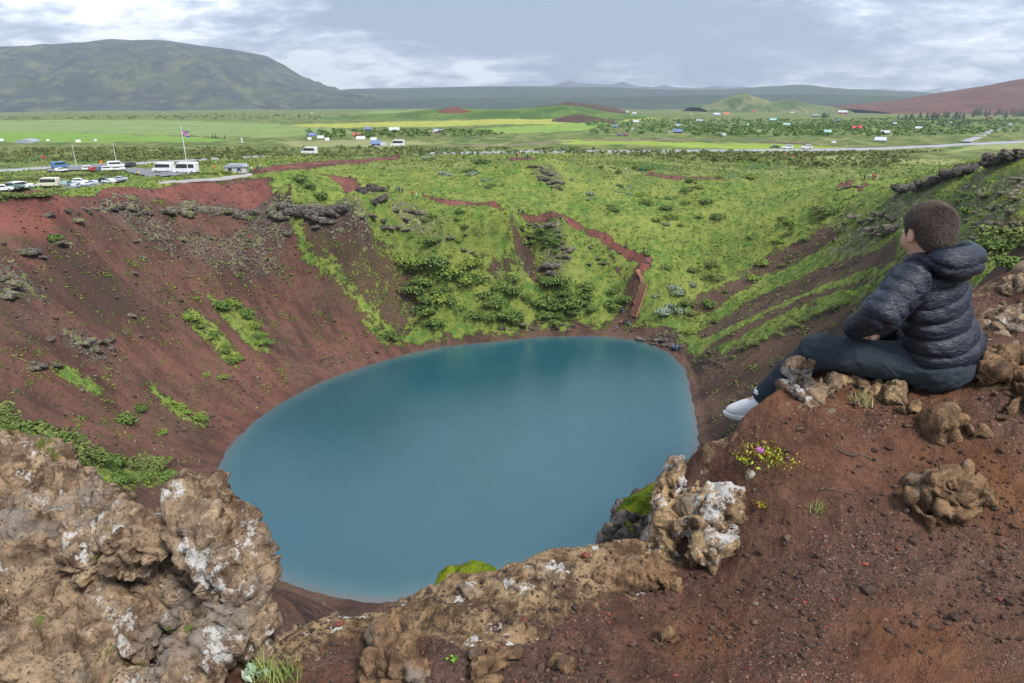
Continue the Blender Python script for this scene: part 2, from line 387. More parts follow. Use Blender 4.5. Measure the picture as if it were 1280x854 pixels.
# ------------------------------------------------------------------ ground cover areas, unprojected onto the land
def wpoly(pts): return [tuple(hit(*p)[:2]) for p in pts]
def area(x, y, polys, feather, wob=1.0, seed=0.0, sc=9.0):
    """0..1 inside the union of world polygons, with a ragged edge"""
    wx = x + wob*2.4*fbm(x/sc, y/sc, seed, 4, 0.6); wy = y + wob*2.4*fbm(x/sc, y/sc, seed+40, 4, 0.6)
    out = np.zeros(x.shape)
    for pl in polys:
        a = np.array(pl); x0, y0 = a.min(0)-8; x1, y1 = a.max(0)+8
        m = (x > x0) & (x < x1) & (y > y0) & (y < y1)
        if not m.any(): continue
        d = sdpoly(wx[m], wy[m], pl); out[m] = np.maximum(out[m], 1-sstep(-feather, feather, d))
    return out
SCREE = [wpoly(p) for p in (
  [(-250,262),(0,252),(75,246),(150,236),(240,224),(300,222),(338,222),(352,250),(372,300),(410,345),(455,385),(500,420),(540,436),(500,449),(400,484),(330,520),(285,560),(270,600),(300,680),(330,712),(380,735),(480,752),(560,742),(560,800),(200,800),(0,760),(-250,800)],
  [(1040,276),(1062,288),(960,345),(900,383),(856,404),(868,370),(960,315)],
  [(1118,297),(1132,318),(1040,352),(960,388),(880,424),(862,418),(950,368),(1050,322)],
  [(1125,325),(1200,348),(1230,362),(1130,440),(1040,480),(1010,500),(960,530),(930,620),(870,700),(800,750),(860,600),(872,500),(862,462),(888,430),(960,392),(1040,358)],
  [(735,412),(760,402),(800,404),(850,414),(870,440),(866,462),(840,444),(800,430),(740,424)],
  [(735,288),(760,305),(790,345),(806,322),(816,330),(800,372),(796,408),(740,408),(776,385),(784,352),(762,325)],
  [(632,288),(660,282),(672,320),(700,350),(690,362),(652,330)],
  [(1250,275),(1280,272),(1280,300),(1240,300)],[(355,240),(372,232),(365,262),(350,258)])]
PATHS = [wpoly(p) for p in ([(728,284),(742,288),(768,301),(786,311),(804,316),(815,323),(813,335),(801,348),(791,345),(800,332),(794,327),(776,319),(752,304),(736,296)],[(526,241),(546,248),(590,253),(626,260.5),(626,264.5),(590,257.5),(546,253),(528,246)],[(700,267),(716,273.5),(732,284),(726,290),(710,281),(698,273)])]
MIXED = [wpoly(p) for p in (
  [(352,250),(420,270),(480,300),(520,330),(545,345),(540,372),(520,395),(510,426),(500,434),(480,405),(430,362),(380,312)],
  [(600,325),(640,305),(650,335),(630,350),(610,345)],
  [(880,440),(960,400),(1060,360),(1060,400),(960,470),(900,500)])]
RED = [wpoly(p) for p in (
  [(-200,285),(0,256),(120,243),(240,226),(335,224),(345,245),(250,252),(150,256),(80,262),(60,300),(0,290)],
  [(340,208),(420,200),(500,194),(503,199),(440,206),(360,214),(320,220),(310,216)],
  [(402,218),(440,222),(452,230),(448,243),(430,240),(425,230)],
  [(648,264),(690,265),(712,272),(700,276),(655,274)],[(618,262),(634,262),(636,267),(618,267)],
  [(632,197),(660,198),(672,202),(640,203)],
  [(1050,231),(1078,225),(1088,226),(1060,236),(1046,236)],[(810,217),(860,221),(905,224),(905,226),(850,225),(810,220)],
  [(790,345),(806,322),(814,326),(803,350),(795,350)],
  [(1070,235),(1084,228),(1088,231),(1075,240)],
  [(958,190),(1060,190),(1000,196),(950,194)])]
DARK = [wpoly(p) for p in (
  [(335,225),(420,205),(400,235),(370,262),(350,300),(330,270),(345,245)],
  [(60,295),(130,330),(200,400),(120,410),(60,350)],[(270,600),(300,560),(400,490),(470,462),(510,448),(400,480),(330,520),(285,565)],
  [(1125,325),(1200,348),(1230,362),(1130,440),(1040,480),(1010,500),(960,530),(930,620),(870,700),(872,560),(900,520),(960,455),(1040,405)])]
GREENP = [wpoly(p) for p in (      # green tongues on the scree
  [(230,390),(246,388),(270,408),(300,440),(302,462),(282,452),(262,432),(240,410)],[(262,374),(300,378),(318,400),(338,425),(338,442),(318,440),(290,410),(272,392)],
  [(195,490),(225,505),(258,528),(250,536),(215,520)],[(60,455),(80,458),(140,495),(128,497),(80,478)],[(-60,500),(0,505),(60,545),(100,560),(150,585),(215,580),(212,600),(150,610),(60,590),(-60,560)],
  [(455,405),(490,400),(502,420),(498,434),(478,430)],[(205,505),(240,515),(258,530),(240,532)],[(1130,330),(1132,344),(1040,384),(960,420),(900,442),(885,440),(960,402),(1050,360)])]
FIELDS = [   # pixel polygon, albedo, kind
  ([(330,157),(520,152),(640,149),(764,145),(772,149),(700,155),(560,158),(420,160)], (.35,.36,.075)),
  ([(600,161),(700,155),(766,150),(752,158),(726,164),(620,167)], (.20,.31,.06)),
  ([(-60,168),(0,166),(120,167),(260,173),(300,176),(180,178),(0,178),(-60,178)], (.17,.29,.055)),
  ([(-60,150),(0,151),(200,150),(330,154),(420,162),(480,166),(330,172),(120,166),(-60,166)], (.20,.27,.095)),
  ([(700,176),(840,177),(960,180),(1060,184),(1064,187),(980,188),(840,183),(700,180)], (.25,.34,.055)),
  ([(772,148),(820,147),(812,150),(776,151)], (.38,.40,.06)),
  ([(430,142),(470,139),(520,138),(500,142)], (.16,.28,.075)),
  ([(1000,198),(1060,194),(1200,200),(1180,206),(1060,204)], (.26,.26,.11)),
  ([(560,188),(760,188),(900,191),(1000,190),(900,196),(700,193)], (.24,.26,.10)),
  ([(340,178),(480,175),(560,178),(500,184),(380,184)], (.27,.27,.12)),
  ([(1240,178),(1280,176),(1340,176),(1340,190),(1260,186),(1180,190)], (.26,.29,.12)),
]
FW = [([tuple(hit(*q)[:2]) for q in p], c) for p, c in FIELDS]

# ------------------------------------------------------------------ ground material
def ground_material():
    t = NT('ground'); P = t.pos()
    veg = t.attr('veg'); red = t.attr('red'); rock = t.attr('rock'); far = t.attr('far'); dark = t.attr('dark'); fld = t.attr('field')
    polv = t.attr('pol', 'Vector')
    fcol = t.attr('fcol', 'Color')
    nA = t.noise(0.55, 7, 0.65); nB = t.noise(2.2, 6, 0.65); nC = t.noise(0.09, 5, 0.6)
    st = t.noise(1.0, 6, 0.65, polv)
    # loose cinders: brown to red, streaked down the fall line
    brown = t.mix(t.step(st, .38, .62), (.058, .034, .028), (.122, .066, .049))
    brown = t.mix(t.math('MULTIPLY', t.step(nC, .45, .62), .6), brown, (.125, .080, .055))
    redc = t.mix(t.step(st, .35, .65), (.130, .045, .036), (.225, .080, .060))
    sc = t.mix(t.math('MULTIPLY', red, t.lin(nA, .3, .7, .75, 1.1), clamp=True), brown, redc)
    sc = t.mix(t.math('MULTIPLY', dark, t.lin(st, .3, .7, .4, 1.0), clamp=True), sc, (.045, .030, .025))
    sc = t.mix(t.math('MULTIPLY', t.step(nB, .5, .72), .35), sc, (.15, .10, .075))
    vp = t.voro(1.6, out='Color'); vd = t.voro(1.6)
    spk = t.math('MULTIPLY', t.math('SUBTRACT', 1.0, t.step(vd, .08, .26)), t.step(nA, .50, .62))
    sc = t.mix(t.math('MULTIPLY', spk, .6), sc, (.20, .17, .145))
    # basalt ledges
    rk = t.mix(t.step(nB, .4, .62), (.045, .038, .036), (.23, .20, .165))
    rk = t.mix(t.math('MULTIPLY', t.step(nA, .54, .60), .7), rk, (.26, .27, .10))
    # grass, moss and heath
    g = t.mix(t.step(nA, .36, .62), (.082, .125, .026), (.190, .235, .048))
    g = t.mix(t.math('MULTIPLY', t.step(nC, .47, .60), .55), g, (.245, .270, .062))
    g = t.mix(t.math('MULTIPLY', t.step(nB, .55, .66), .5), g, (.062, .105, .024))
    g = t.mix(t.math('MULTIPLY', t.step(t.noise(.21, 5, .6), .54, .60), .55), g, (.07, .16, .028))
    heath = t.mix(t.step(nC, .42, .6), (.095, .130, .035), (.195, .215, .070))
    heath = t.mix(t.math('MULTIPLY', t.step(t.noise(.05, 6, .7), .53, .60), .8), heath, (.055, .115, .030))
    heath = t.mix(t.math('MULTIPLY', t.step(t.noise(.03, 6, .7, t.map(P, (1, .35, 1))), .60, .66), .7), heath, (.30, .29, .15))
    g = t.mix(t.math('MULTIPLY', far, 1.0), g, heath)
    # ragged edges
    wob = t.math('ADD', t.math('MULTIPLY', t.math('SUBTRACT', nB, .5), 1.3), t.math('MULTIPLY', t.math('SUBTRACT', nA, .5), 1.5))
    vf = t.step(t.math('ADD', veg, wob), .38, .58); rf = t.step(t.math('ADD', rock, wob), .42, .56)
    c = t.mix(vf, sc, g); c = t.mix(rf, c, rk); c = t.mix(fld, c, fcol)
    hA = t.math('ADD', t.math('MULTIPLY', nB, .22), t.math('MULTIPLY', nA, .65))
    hV = t.math('MULTIPLY', t.math('ADD', vf, rf), .30)
    bfar = t.bump(t.math('ADD', hA, hV), .9, 1.0)
    return t.fin(c, .93, bfar, spec=.2)

def soil_material():
    t = NT('ledge_soil'); P = t.pos()
    # ---- near soil of the ledge: fine red-brown cinders over packed dust
    f1 = t.noise(9, 8, .7); f2 = t.noise(2.2, 5, .6); f3 = t.noise(60, 5, .7); f4 = t.noise(1.1, 3, .5)
    s = t.mix(t.step(f1, .36, .64), (.080, .038, .025), (.165, .084, .055))
    s = t.mix(t.math('MULTIPLY', t.step(f4, .45, .6), .6), s, (.150, .100, .072))
    s = t.mix(t.math('MULTIPLY', t.attr('orange'), .85), s, t.mix(f1, (.13, .046, .016), (.27, .125, .055)))
    cc = t.voro(190, out='Color'); cdist = t.voro(190)
    sp = t.N.new('ShaderNodeSeparateColor'); t.L.new(cc, sp.inputs[0])
    grit = t.mix(sp.outputs[0], (.018, .011, .010), (.13, .075, .06)); grit = t.mix(t.step(sp.outputs[1], .93, .95), grit, (.26, .07, .05)); grit = t.mix(t.step(sp.outputs[2], .93, .96), grit, (.33, .26, .20))
    s = t.mix(t.math('MULTIPLY', t.step(f2, .40, .62), t.lin(f3, .3, .7, .25, .95), clamp=True), s, grit)
    nr = t.mix(t.step(f1, .38, .60), (.10, .058, .032), (.37, .255, .145))
    nr = t.mix(t.step(t.noise(24, 6, .65), .52, .66), nr, (.060, .040, .028))
    nr = t.mix(t.math('MULTIPLY', t.step(t.noise(6.5, 7, .7, t.map(P, loc=(5, 3, 1))), .60, .63), .9), nr, (.66, .64, .60))
    nrm = t.step(t.math('ADD', t.attr('nrock'), t.math('MULTIPLY', t.math('SUBTRACT', t.noise(13, 7, .7), .5), 1.5)), .46, .58)
    s = t.mix(nrm, s, nr)
    hn = t.math('ADD', t.math('MULTIPLY', f1, .04), t.math('ADD', t.math('MULTIPLY', t.math('SUBTRACT', 1.0, cdist), .004), t.math('MULTIPLY', t.noise(28, 6, .7), .022)))
    bn = t.bump(hn, 1.0, 1.0)
    return t.fin(s, .93, bn, spec=.2)

def build_ground():
    def geo(a, b, k):
        n = max(2, int(math.log(b/a)/k)); return a*np.exp(np.linspace(0, math.log(b/a), n, endpoint=False))
    rs = np.concatenate([geo(.25, 1.0, .03), geo(1.0, 4.2, .0048), geo(4.2, 60, .02), geo(60, 110, .0065), geo(110, 300, .0040), geo(300, 3000, .013), geo(3000, 25000, .05), [25000]])
    az = np.concatenate([np.linspace(-180, -42, 40, endpoint=False), np.linspace(-42, 42, 960, endpoint=False), np.linspace(42, 180, 41)])
    A, RR = np.meshgrid(np.radians(az), rs); nr_, na = RR.shape
    x = (RR*np.sin(A)).ravel(); y = (RR*np.cos(A)).ravel(); r = RR.ravel()
    z = H(x, y); q = np.hypot(x, y-130)
    # lake-centred polar coordinates run down the fall line of the crater walls
    lx, ly = x-_c[0], y-_c[1]; ph = np.arctan2(ly, lx); lr = np.hypot(lx, ly)
    pol = np.stack([np.cos(ph)*17, np.sin(ph)*17, lr*0.11], 1)
    m = (r > 14) & (r < 420)
    xm, ym = x[m], y[m]
    veg = (r > 14)*1.0; red = np.zeros(len(x)); rock = np.zeros(len(x)); dark = np.zeros(len(x)); near = np.zeros(len(x))
    far = sstep(20, 45, np.where(y > 150, (r-200)*.9, 0))
    v = np.ones(len(xm)); sc = area(xm, ym, SCREE, 2.0, 1.0, 1); mx = area(xm, ym, MIXED, 2.5, 1.2, 2); gp = area(xm, ym, GREENP, 1.2, .8, 3)
    rd = np.maximum(area(xm, ym, RED, 1.6, .7, 4), area(xm, ym, PATHS, .45, .12, 4, 4.0)); dk = area(xm, ym, DARK, 3.0, 1.0, 5)
    v = v*(1-sc*1.0)*sstep(66, 80, ym+.3*xm); v = np.minimum(v, 1-mx*.62); v = np.maximum(v, gp*(.50+.6*fbm(xm/4, ym/4, 9, 3))); v = np.minimum(v, 1-rd*.95)
    pt = fbm(xm/5, ym/5, 7, 4, .6); v = v + sc*np.clip(.22+pt*.28, 0, .3)*(1-rd)
    veg[m] = v; red[m] = np.clip(rd + sc*.30*(xm < -20)*np.clip(.9+fbm(xm/14, ym/14, 3, 3)*1.5, 0, 1.6), 0, 1); dark[m] = dk
    rk = np.zeros(len(xm))
    for (px, py, s, k) in ROCKY:
        c = hit(px, py); rk += k*np.exp(-((xm-c[0])**2+(ym-c[1])**2)/(s*s))
    rock[m] = np.clip(rk, 0, .50)
    # relief
    dl = np.full(len(x), 99.0); _m = (r > 40) & (r < 260); dl[_m] = sdpoly(x[_m], y[_m], LAKE)
    veg *= .25+.75*sstep(2.2, np.where(y > 135, 4.0, 7.0), dl+2.0*fbm(x/4, y/4, 2, 3))
    nearside = 1-sstep(66, 78, y+.25*x); 
    wall = (sstep(1, 14, dl))*(1-sstep(150, 190, q))*sstep(4, 12, r)
    W = (wall > .001) & (r > 10); xw, yw, zw, pw = x[W], y[W], z[W], pol[W]
    gul = fbm(pw[:, 0]*.28, pw[:, 1]*.28, pw[:, 2]*.3, 4, .55)
    z[W] += wall[W]*(gul*.8*(1-.4*veg[W]) + fbm(xw/3.2, yw/3.2, zw/3.2, 4, .6)*.40 + rock[W]*fbm(xw/2.2, yw/2.2, zw/1.2, 3, .6, ridged=True)*1.0
                     + np.clip(veg[W], 0, 1)*(np.clip(fbm(xw/2.1, yw/2.1, 5.5, 4, .6)+.12, 0, 1)*.95))
    calm = np.zeros(len(x)); mc_ = (y > 150) & (x < -20) & (r < 500)
    for pl in CALM: calm[mc_] = np.maximum(calm[mc_], 1-sstep(0, 7, sdpoly(x[mc_], y[mc_], pl)))
    hum = sstep(160, 230, q)*(1-sstep(900, 2500, r))*(1-calm)
    W = hum > .001; z[W] += hum[W]*(fbm(x[W]/16, y[W]/16, 1.5, 5, .6)*1.1*np.clip(r[W]/260, 1, 2.2))
    W = (dl < 12) & (dl > .4); z[W] += (1-wall[W])*np.exp(-(dl[W]/5)**2)*fbm(x[W]/1.3, y[W]/1.3, 0.3, 4, .6)*.12
    # ledge
    n = r < 60; xn, yn = x[n], y[n]; d = sdpoly(xn, yn, EDGE)
    fz = np.full(len(xn), 58.4); _c1 = d < 1.0; fz[_c1] = fore(xn[_c1], yn[_c1]); _c2 = (d > .03) & (d < 1.0); _s = sstep(.03, .15, d[_c2]); fz[_c2] = fz[_c2]*(1-_s)+ftps(xn[_c2], yn[_c2])*_s; _s = sstep(.25, .95, d[_c2]); fz[_c2] = fz[_c2]*(1-_s)+58.4*_s
    dw = d + .05*fbm(xn*4, yn*4, 6, 2, .6)
    w = sstep(0.0, .30, dw); cz = z[n]
    low = np.minimum(cz, fz-np.clip(d, 0, 50)*1.3)
    zz = np.where(d > 0, low*w + fz*(1-w), fz)
    fo = sstep(18, 40, np.hypot(xn, yn)); zz = zz*(1-fo) + np.where(d > 0, cz, np.maximum(cz, fz))*fo
    z[n] = zz; near[n] = 1-sstep(.1, 1.2, d); near[r > 16] = 0
    nrock = np.zeros(len(x)); orange = np.zeros(len(x)); k = r < 8
    nrock[k] = near_rock(x[k], y[k])
    oc = np.zeros(k.sum())
    for px, py, s, a in ((1060,530,.26,1.2),(1250,640,.2,.7),(900,700,.14,.6),(1000,800,.2,.5),(1180,760,.2,.6),(420,820,.12,.6),(1120,560,.15,.8),(1000,560,.18,.6),(40,630,.3,1.2),(1180,470,.2,.4)):
        c = at_z(px, py, 58.75); oc += a*np.exp(-((x[k]-c[0])**2+(y[k]-c[1])**2)/(s*s))
    orange[k] = np.clip(oc*(1+fbm(x[k]*6, y[k]*6, 2, 4)), 0, 1)
    # fields
    fc = np.tile(np.array([.2, .3, .05]), (len(x), 1)); ff = np.zeros(len(x)); mf = (r > 240) & (r < 6000)
    xf, yf, rf = x[mf], y[mf], r[mf]
    f_ = np.zeros(len(xf)); c_ = fc[mf]
    wx = xf + rf*.008*fbm(xf/60, yf/60, 1, 3); wy = yf + rf*.012*fbm(xf/60, yf/60, 9, 3)
    for pl, col in FW:
        a = np.array(pl); sel = (wx > a[:, 0].min()-30) & (wx < a[:, 0].max()+30) & (wy > a[:, 1].min()-30) & (wy < a[:, 1].max()+30)
        if not sel.any(): continue
        d = sdpoly(wx[sel], wy[sel], pl); w = 1-sstep(-.006, .006, d/rf[sel])
        cc = np.array(col)*(1+.25*fbm(xf[sel]/25, yf[sel]/70, 3, 4)[:, None]); idx = np.where(sel)[0]
        c_[idx] = c_[idx]*(1-w[:, None])+cc*w[:, None]; f_[idx] = np.maximum(f_[idx], w*.9)
    ff[mf] = f_; fc[mf] = c_
    V = np.stack([x, y, z], 1); idx = np.arange(nr_*na).reshape(nr_, na)
    F = np.stack([idx[:-1, :-1], idx[:-1, 1:], idx[1:, 1:], idx[1:, :-1]], -1).reshape(-1, 4)[:, ::-1]
    me = mesh_np('ground', V, F, [ground_material(), soil_material()], midx=(near[F].mean(1) > .5).astype(np.int32))
    for nme, a in (('veg', veg), ('red', red), ('rock', rock), ('dark', dark), ('near', near), ('far', far), ('nrock', nrock), ('orange', orange), ('field', ff)): attr_f(me, nme, a)
    attr_c(me, 'fcol', fc); attr_v(me, 'pol', pol)
    link('ground', me, kind='structure')
    return V
CALM = [wpoly(p) for p in ([(150,211),(250,207),(262,216),(235,221),(200,224),(150,219)],[(60,216),(120,210),(175,205),(185,209),(120,214),(60,216)],[(-30,246),(30,240),(100,235),(165,229),(160,222),(90,228),(0,236)],[(196,231),(312,221),(322,214),(196,226)])]
ROCKY = [(140,262,4,.7),(180,268,4,.7),(250,262,4,.9),(290,264,4,.9),(325,266,4,.9),(350,262,3,.8),(200,300,6,.45),(250,310,6,.45),(300,315,6,.5),(340,320,5,.45),(90,300,5,.4),(400,262,3,.8),(420,270,3,.8),(450,275,3,.7),(470,240,3,.6),(10,350,7,.6),(110,435,4,.6),
  (685,215,4,.7),(690,225,4,.6),(690,300,4,.6),(700,330,3,.5),(655,330,3,.5),(1130,240,4,.8),(1170,228,4,.8),(1210,215,4,.8),(1250,205,4,.8),(1060,270,5,.5),(1100,285,6,.7),(1060,300,5,.6),(1130,270,5,.5),(1200,250,5,.6),(1250,240,5,.7),(1230,280,5,.6),(1270,250,5,.6),(1220,330,3,.5),
  (550,290,5,.4),(520,270,4,.5),(500,262,4,.5),(830,420,3,.5),(620,335,3,.4)]
GV = build_ground()

# ------------------------------------------------------------------ lake
def build_lake():
    a = np.array(LAKE); s = 0.5
    xs = np.arange(a[:, 0].min()-12, a[:, 0].max()+12, s); ys = np.arange(a[:, 1].min()-12, a[:, 1].max()+12, s)
    X, Y = np.meshgrid(xs, ys); x, y = X.ravel(), Y.ravel()
    d = -sdpoly(x, y, LAKE); keep = d > -6
    depth = np.clip(-bil(x, y), 0, 12)
    idx = np.arange(len(x)).reshape(X.shape)
    F = np.stack([idx[:-1, :-1], idx[:-1, 1:], idx[1:, 1:], idx[1:, :-1]], -1).reshape(-1, 4)
    F = F[keep[F].all(1)]
    me = mesh_np('lake', np.stack([x, y, 0*x], 1), F)
    attr_f(me, 'shore', d)
    t = NT('lake_water'); P = t.pos()
    sh = t.math('ADD', t.attr('shore'), t.math('MULTIPLY', t.math('SUBTRACT', t.noise(.5, 5, .65), .5), 2.4))
    body = t.mix(t.step(sh, .0, 1.4), (.130, .105, .085), (.060, .115, .115)); body = t.mix(t.step(sh, .4, 4.5), body, (.010, .062, .080))
    body = t.mix(t.noise(.03, 3, .5), body, (.021, .090, .122))
    rip = t.math('ADD', t.math('MULTIPLY', t.noise(.9, 6, .72, t.map(P, (1, 1.9, 1), rot=(0, 0, .5))), .16), t.math('MULTIPLY', t.noise(.12, 4, .6), .25))
    nm = t.bump(t.math('ADD', rip, t.math('MULTIPLY', t.noise(2.6, 3, .6, t.map(P, (1, 2.2, 1), rot=(0, 0, .5))), .13)), .4, .5)
    t.fin(body, .06, nm, spec=.5); t.b.inputs['IOR'].default_value = 1.75
    me.materials.append(t.m)
    link('lake', me, kind='structure')
build_lake()
# ------------------------------------------------------------------ hills on the horizon
def hill_mat(name, cols, sc=.004, contrast=(.42, .6)):
    t = NT(name); P = t.pos()
    n = t.noise(sc, 8, .68, t.map(P, (1, 1, .5))); n2 = t.noise(sc*5, 8, .7, t.map(P, (1, .7, .4)))
    c = t.mix(t.step(n, *contrast), cols[0], cols[1]); c = t.mix(t.math('MULTIPLY', t.step(n2, .44, .66), .6), c, cols[2])
    if len(cols) > 3:
        h = t.N.new('ShaderNodeSeparateXYZ'); t.L.new(t.gpos(), h.inputs[0])
        c = t.mix(t.math('MULTIPLY', t.step(t.noise(sc*2.2, 8, .7), .48, .62), .7), c, cols[3])
    return t.fin(c, .95, t.bump(t.noise(sc*9, 8, .7), .6, 20*(.004/sc)), spec=.1)
def hill(name, prof, dist, depth, m, relief=.1, gull=.0, nx=300, ny=70, seed=0., lift=0, base=None, front=.5, flat=1.0, label=None, cat=None):
    """prof: crest line (px, py) seen at the distance; land falls away before and behind it"""
    pr = np.array(prof, float); pxs = np.linspace(pr[0, 0], pr[-1, 0], nx); pys = np.interp(pxs, pr[:, 0], pr[:, 1])
    k = np.hanning(5); k /= k.sum(); pys = np.convolve(np.pad(pys, 2, 'edge'), k, 'valid')
    v = (pys-427)/FPX; u = (pxs-640)/FPX; dy = cP-v*sP; X = u/dy*dist; Zc = CAMZ-(sP+v*cP)/dy*dist
    wy = np.linspace(-1, 1, ny); V = np.zeros((ny, nx, 3))
    g0 = CAMZ-drop_plain(np.hypot(X, dist))-8 if base is None else np.full(nx, base)
    hh = np.maximum(Zc-g0, 0); hm = hh.max()
    for j, w in enumerate(wy):
        off = w*depth*(front*2 if w < 0 else (1-front)*2)
        c = np.clip(1-abs(w), 0, 1)**flat
        sh = c*c*(3-2*c)
        Y = dist+off; x = X*(Y/dist) if False else X+0*off
        rdg = fbm(x/(depth*.45), Y/(depth*.45)+0*x, seed, 5, .55)
        gl = fbm(x/(depth*.13), np.full(nx, Y/(depth*.6)), seed+4, 4, .55, ridged=True)
        z = g0+hh*sh + hm*relief*rdg*4*sh*(1-sh) + hm*gull*gl*4*sh*(1-sh)
        V[j, :, 0] = x; V[j, :, 1] = Y; V[j, :, 2] = z
    idx = np.arange(nx*ny).reshape(ny, nx)
    F = np.stack([idx[:-1, :-1], idx[:-1, 1:], idx[1:, 1:], idx[1:, :-1]], -1).reshape(-1, 4)
    me = mesh_np(name, V.reshape(-1, 3), F, [m]); return link(name, me, kind='structure')
M_mtn = hill_mat('mountain_rock', [(.045, .052, .058), (.070, .095, .050), (.040, .040, .055), (.15, .16, .085)], .0035)
M_rng = hill_mat('range_rock', [(.05, .075, .06), (.06, .10, .05), (.05, .06, .06)], .0012)
M_blue = hill_mat('far_rock', [(.06, .07, .08), (.08, .09, .09), (.06, .07, .08)], .001)
M_snow = hill_mat('snow_patched_rock', [(.10, .12, .15), (.13, .14, .16), (.10, .12, .15), (.8, .82, .85)], .0012)
M_grn = hill_mat('green_hill', [(.06, .12, .03), (.13, .20, .05), (.07, .10, .035)], .02)
M_redh = hill_mat('red_cinder_hill', [(.17, .07, .055), (.12, .05, .04), (.13, .10, .06)], .006, (.4, .55))
M_moss = hill_mat('mossy_hill', [(.08, .12, .045), (.20, .20, .10), (.07, .13, .04)], .012)
M_pur = hill_mat('dark_cinder_hill', [(.08, .050, .048), (.11, .060, .05), (.08, .11, .05)], .02)
hill('mountain', [(-420,135),(-330,118),(-220,95),(-130,84),(-60,78),(0,70),(40,62),(90,57),(150,54),(172,51),(186,54),(210,51),(250,57),(290,62),(330,69),(352,80),(375,95),(402,108),(430,113),(480,122),(540,134)],
     5600, 1350, M_mtn, .20, .11, 520, 150, 2.0, flat=.8, front=.85)
hill('hills', [(-300,124),(0,122),(300,121),(420,114),(440,111),(520,110),(600,108),(640,108),(700,109),(760,109),(830,112),(880,112),(925,111),(960,108),(985,107),(998,105.5),(1012,108),(1050,111),(1080,112),(1140,115),(1200,118),(1300,122),(1500,126)],
     6800, 2400, M_rng, .16, .06, 420, 60, 5.0)
hill('hills', [(380,133),(450,126),(560,123),(700,122),(800,121),(860,119),(920,119),(1000,118),(1080,119),(1160,122),(1300,130)], 4300, 1300, M_rng, .2, .05, 300, 50, 8.0)
hill('hills', [(600,110),(640,108),(690,107),(700,104),(712,100.5),(722,104),(745,105),(765,106),(778,102),(792,107),(818,109),(830,106.5),(842,109),(870,110),(885,109),(895,107),(905,109.5),(915,109),(925,108),(950,111),(1000,112)], 14000, 2500, M_blue, .05, .05, 260, 40, 11.0)
hill('hills', [(980,113),(1020,112.5),(1040,113),(1080,112),(1105,110.5),(1125,112),(1150,114),(1165,113),(1185,109.5),(1205,110),(1228,114),(1260,118)], 13000, 2200, M_snow, .05, .05, 260, 40, 13.0)
hill('hill', [(1040,135),(1100,132),(1140,128),(1180,121),(1220,113),(1250,108),(1280,101),(1330,92),(1400,80),(1500,72),(1700,70)], 2600, 900, M_redh, .14, .04, 260, 70, 17.0)
hill('hill', [(340,150),(420,147),(480,143),(540,137),(570,135),(620,137),(680,134),(705,131),(730,134),(760,140),(800,146),(860,150)], 1050, 240, M_grn, .25, .05, 260, 50, 19.0)
hill('hill', [(665,134),(690,131),(703,129),(712,127),(726,129),(745,131),(765,134),(780,138)], 1500, 120, M_pur, .2, .05, 140, 40, 23.0)
hill('hill', [(690,150),(712,144),(728,143),(748,147),(768,151)], 830, 40, M_pur, .2, .05, 90, 30, 25.0)
hill('hill', [(548,138),(560,134.5),(572,134),(588,139)], 1000, 45, M_redh, .2, .05, 60, 24, 27.0)
hill('hill', [(870,134),(895,129),(915,120),(928,116),(942,121),(958,126),(970,128),(982,124),(992,125),(1010,130),(1040,134)], 2300, 260, M_moss, .25, .1, 160, 40, 29.0)

# the open air: pale even haze
def build_haze():
    b = MB(); b.box(-9500, 9500, -60, 17500, -620, 800)
    t = NT('air'); t.N.remove(t.b)
    v = t.N.new('ShaderNodeVolumePrincipled'); v.inputs['Color'].default_value = (.78, .87, 1.0, 1); v.inputs['Density'].default_value = 9e-5; v.inputs['Anisotropy'].default_value = 0.2
    t.L.new(v.outputs[0], t.out.inputs['Volume'])
    b.build('haze', t.m, kind='stuff')
build_haze()

# ------------------------------------------------------------------ roads, car park, walkway, stairs
M_asph = mat('asphalt', (.17, .175, .19), .85, .12, .8)
M_asph2 = mat('pale_asphalt', (.30, .30, .33), .8, .1, .3)
M_white = mat('white_line_paint', (.75, .75, .73), .6)
M_conc = mat('pale_concrete', (.33, .31, .31), .85, .12, 1.5)
def drape(name, pts, widths, m, lift=.10, n=160, **k):
    """a strip laid on the land along world points"""
    p = np.array([q[:2] for q in pts]); s = np.r_[0, np.cumsum(np.linalg.norm(np.diff(p, axis=0), axis=1))]
    q = np.linspace(0, s[-1], n); cx = np.interp(q, s, p[:, 0]); cy = np.interp(q, s, p[:, 1]); w = np.interp(q, s, np.broadcast_to(widths, len(p)))
    tx, ty = np.gradient(cx), np.gradient(cy); l = np.hypot(tx, ty); nx, ny = -ty/l, tx/l
    rows = []
    for o in (-1.0, -.5, 0, .5, 1.0): rows.append(np.stack([cx+nx*w*o/2, cy+ny*w*o/2], 1))
    Z = np.mean([surf(r[:, 0], r[:, 1]) for r in rows], axis=0)+lift
    Z = np.convolve(np.pad(Z, 2, 'edge'), np.ones(5)/5, 'valid')
    V = np.concatenate([np.c_[r, Z] for r in rows]); idx = np.arange(5*n).reshape(5, n)
    # skirt down to the ground
    sk0 = np.c_[rows[0], Z-.6]; sk1 = np.c_[rows[-1], Z-.6]; V = np.concatenate([V, sk0, sk1])
    idx = np.vstack([np.arange(5*n, 6*n)[None], idx, np.arange(6*n, 7*n)[None]])
    F = np.stack([idx[:-1, :-1], idx[:-1, 1:], idx[1:, 1:], idx[1:, :-1]], -1).reshape(-1, 4)
    me = mesh_np(name, V, F[:, ::-1], [m]); return link(name, me, kind='structure', **k)
from mathutils import kdtree
_near = GV[(np.hypot(GV[:, 0], GV[:, 1]) > 45) & (np.hypot(GV[:, 0], GV[:, 1]) < 1300)][::1]
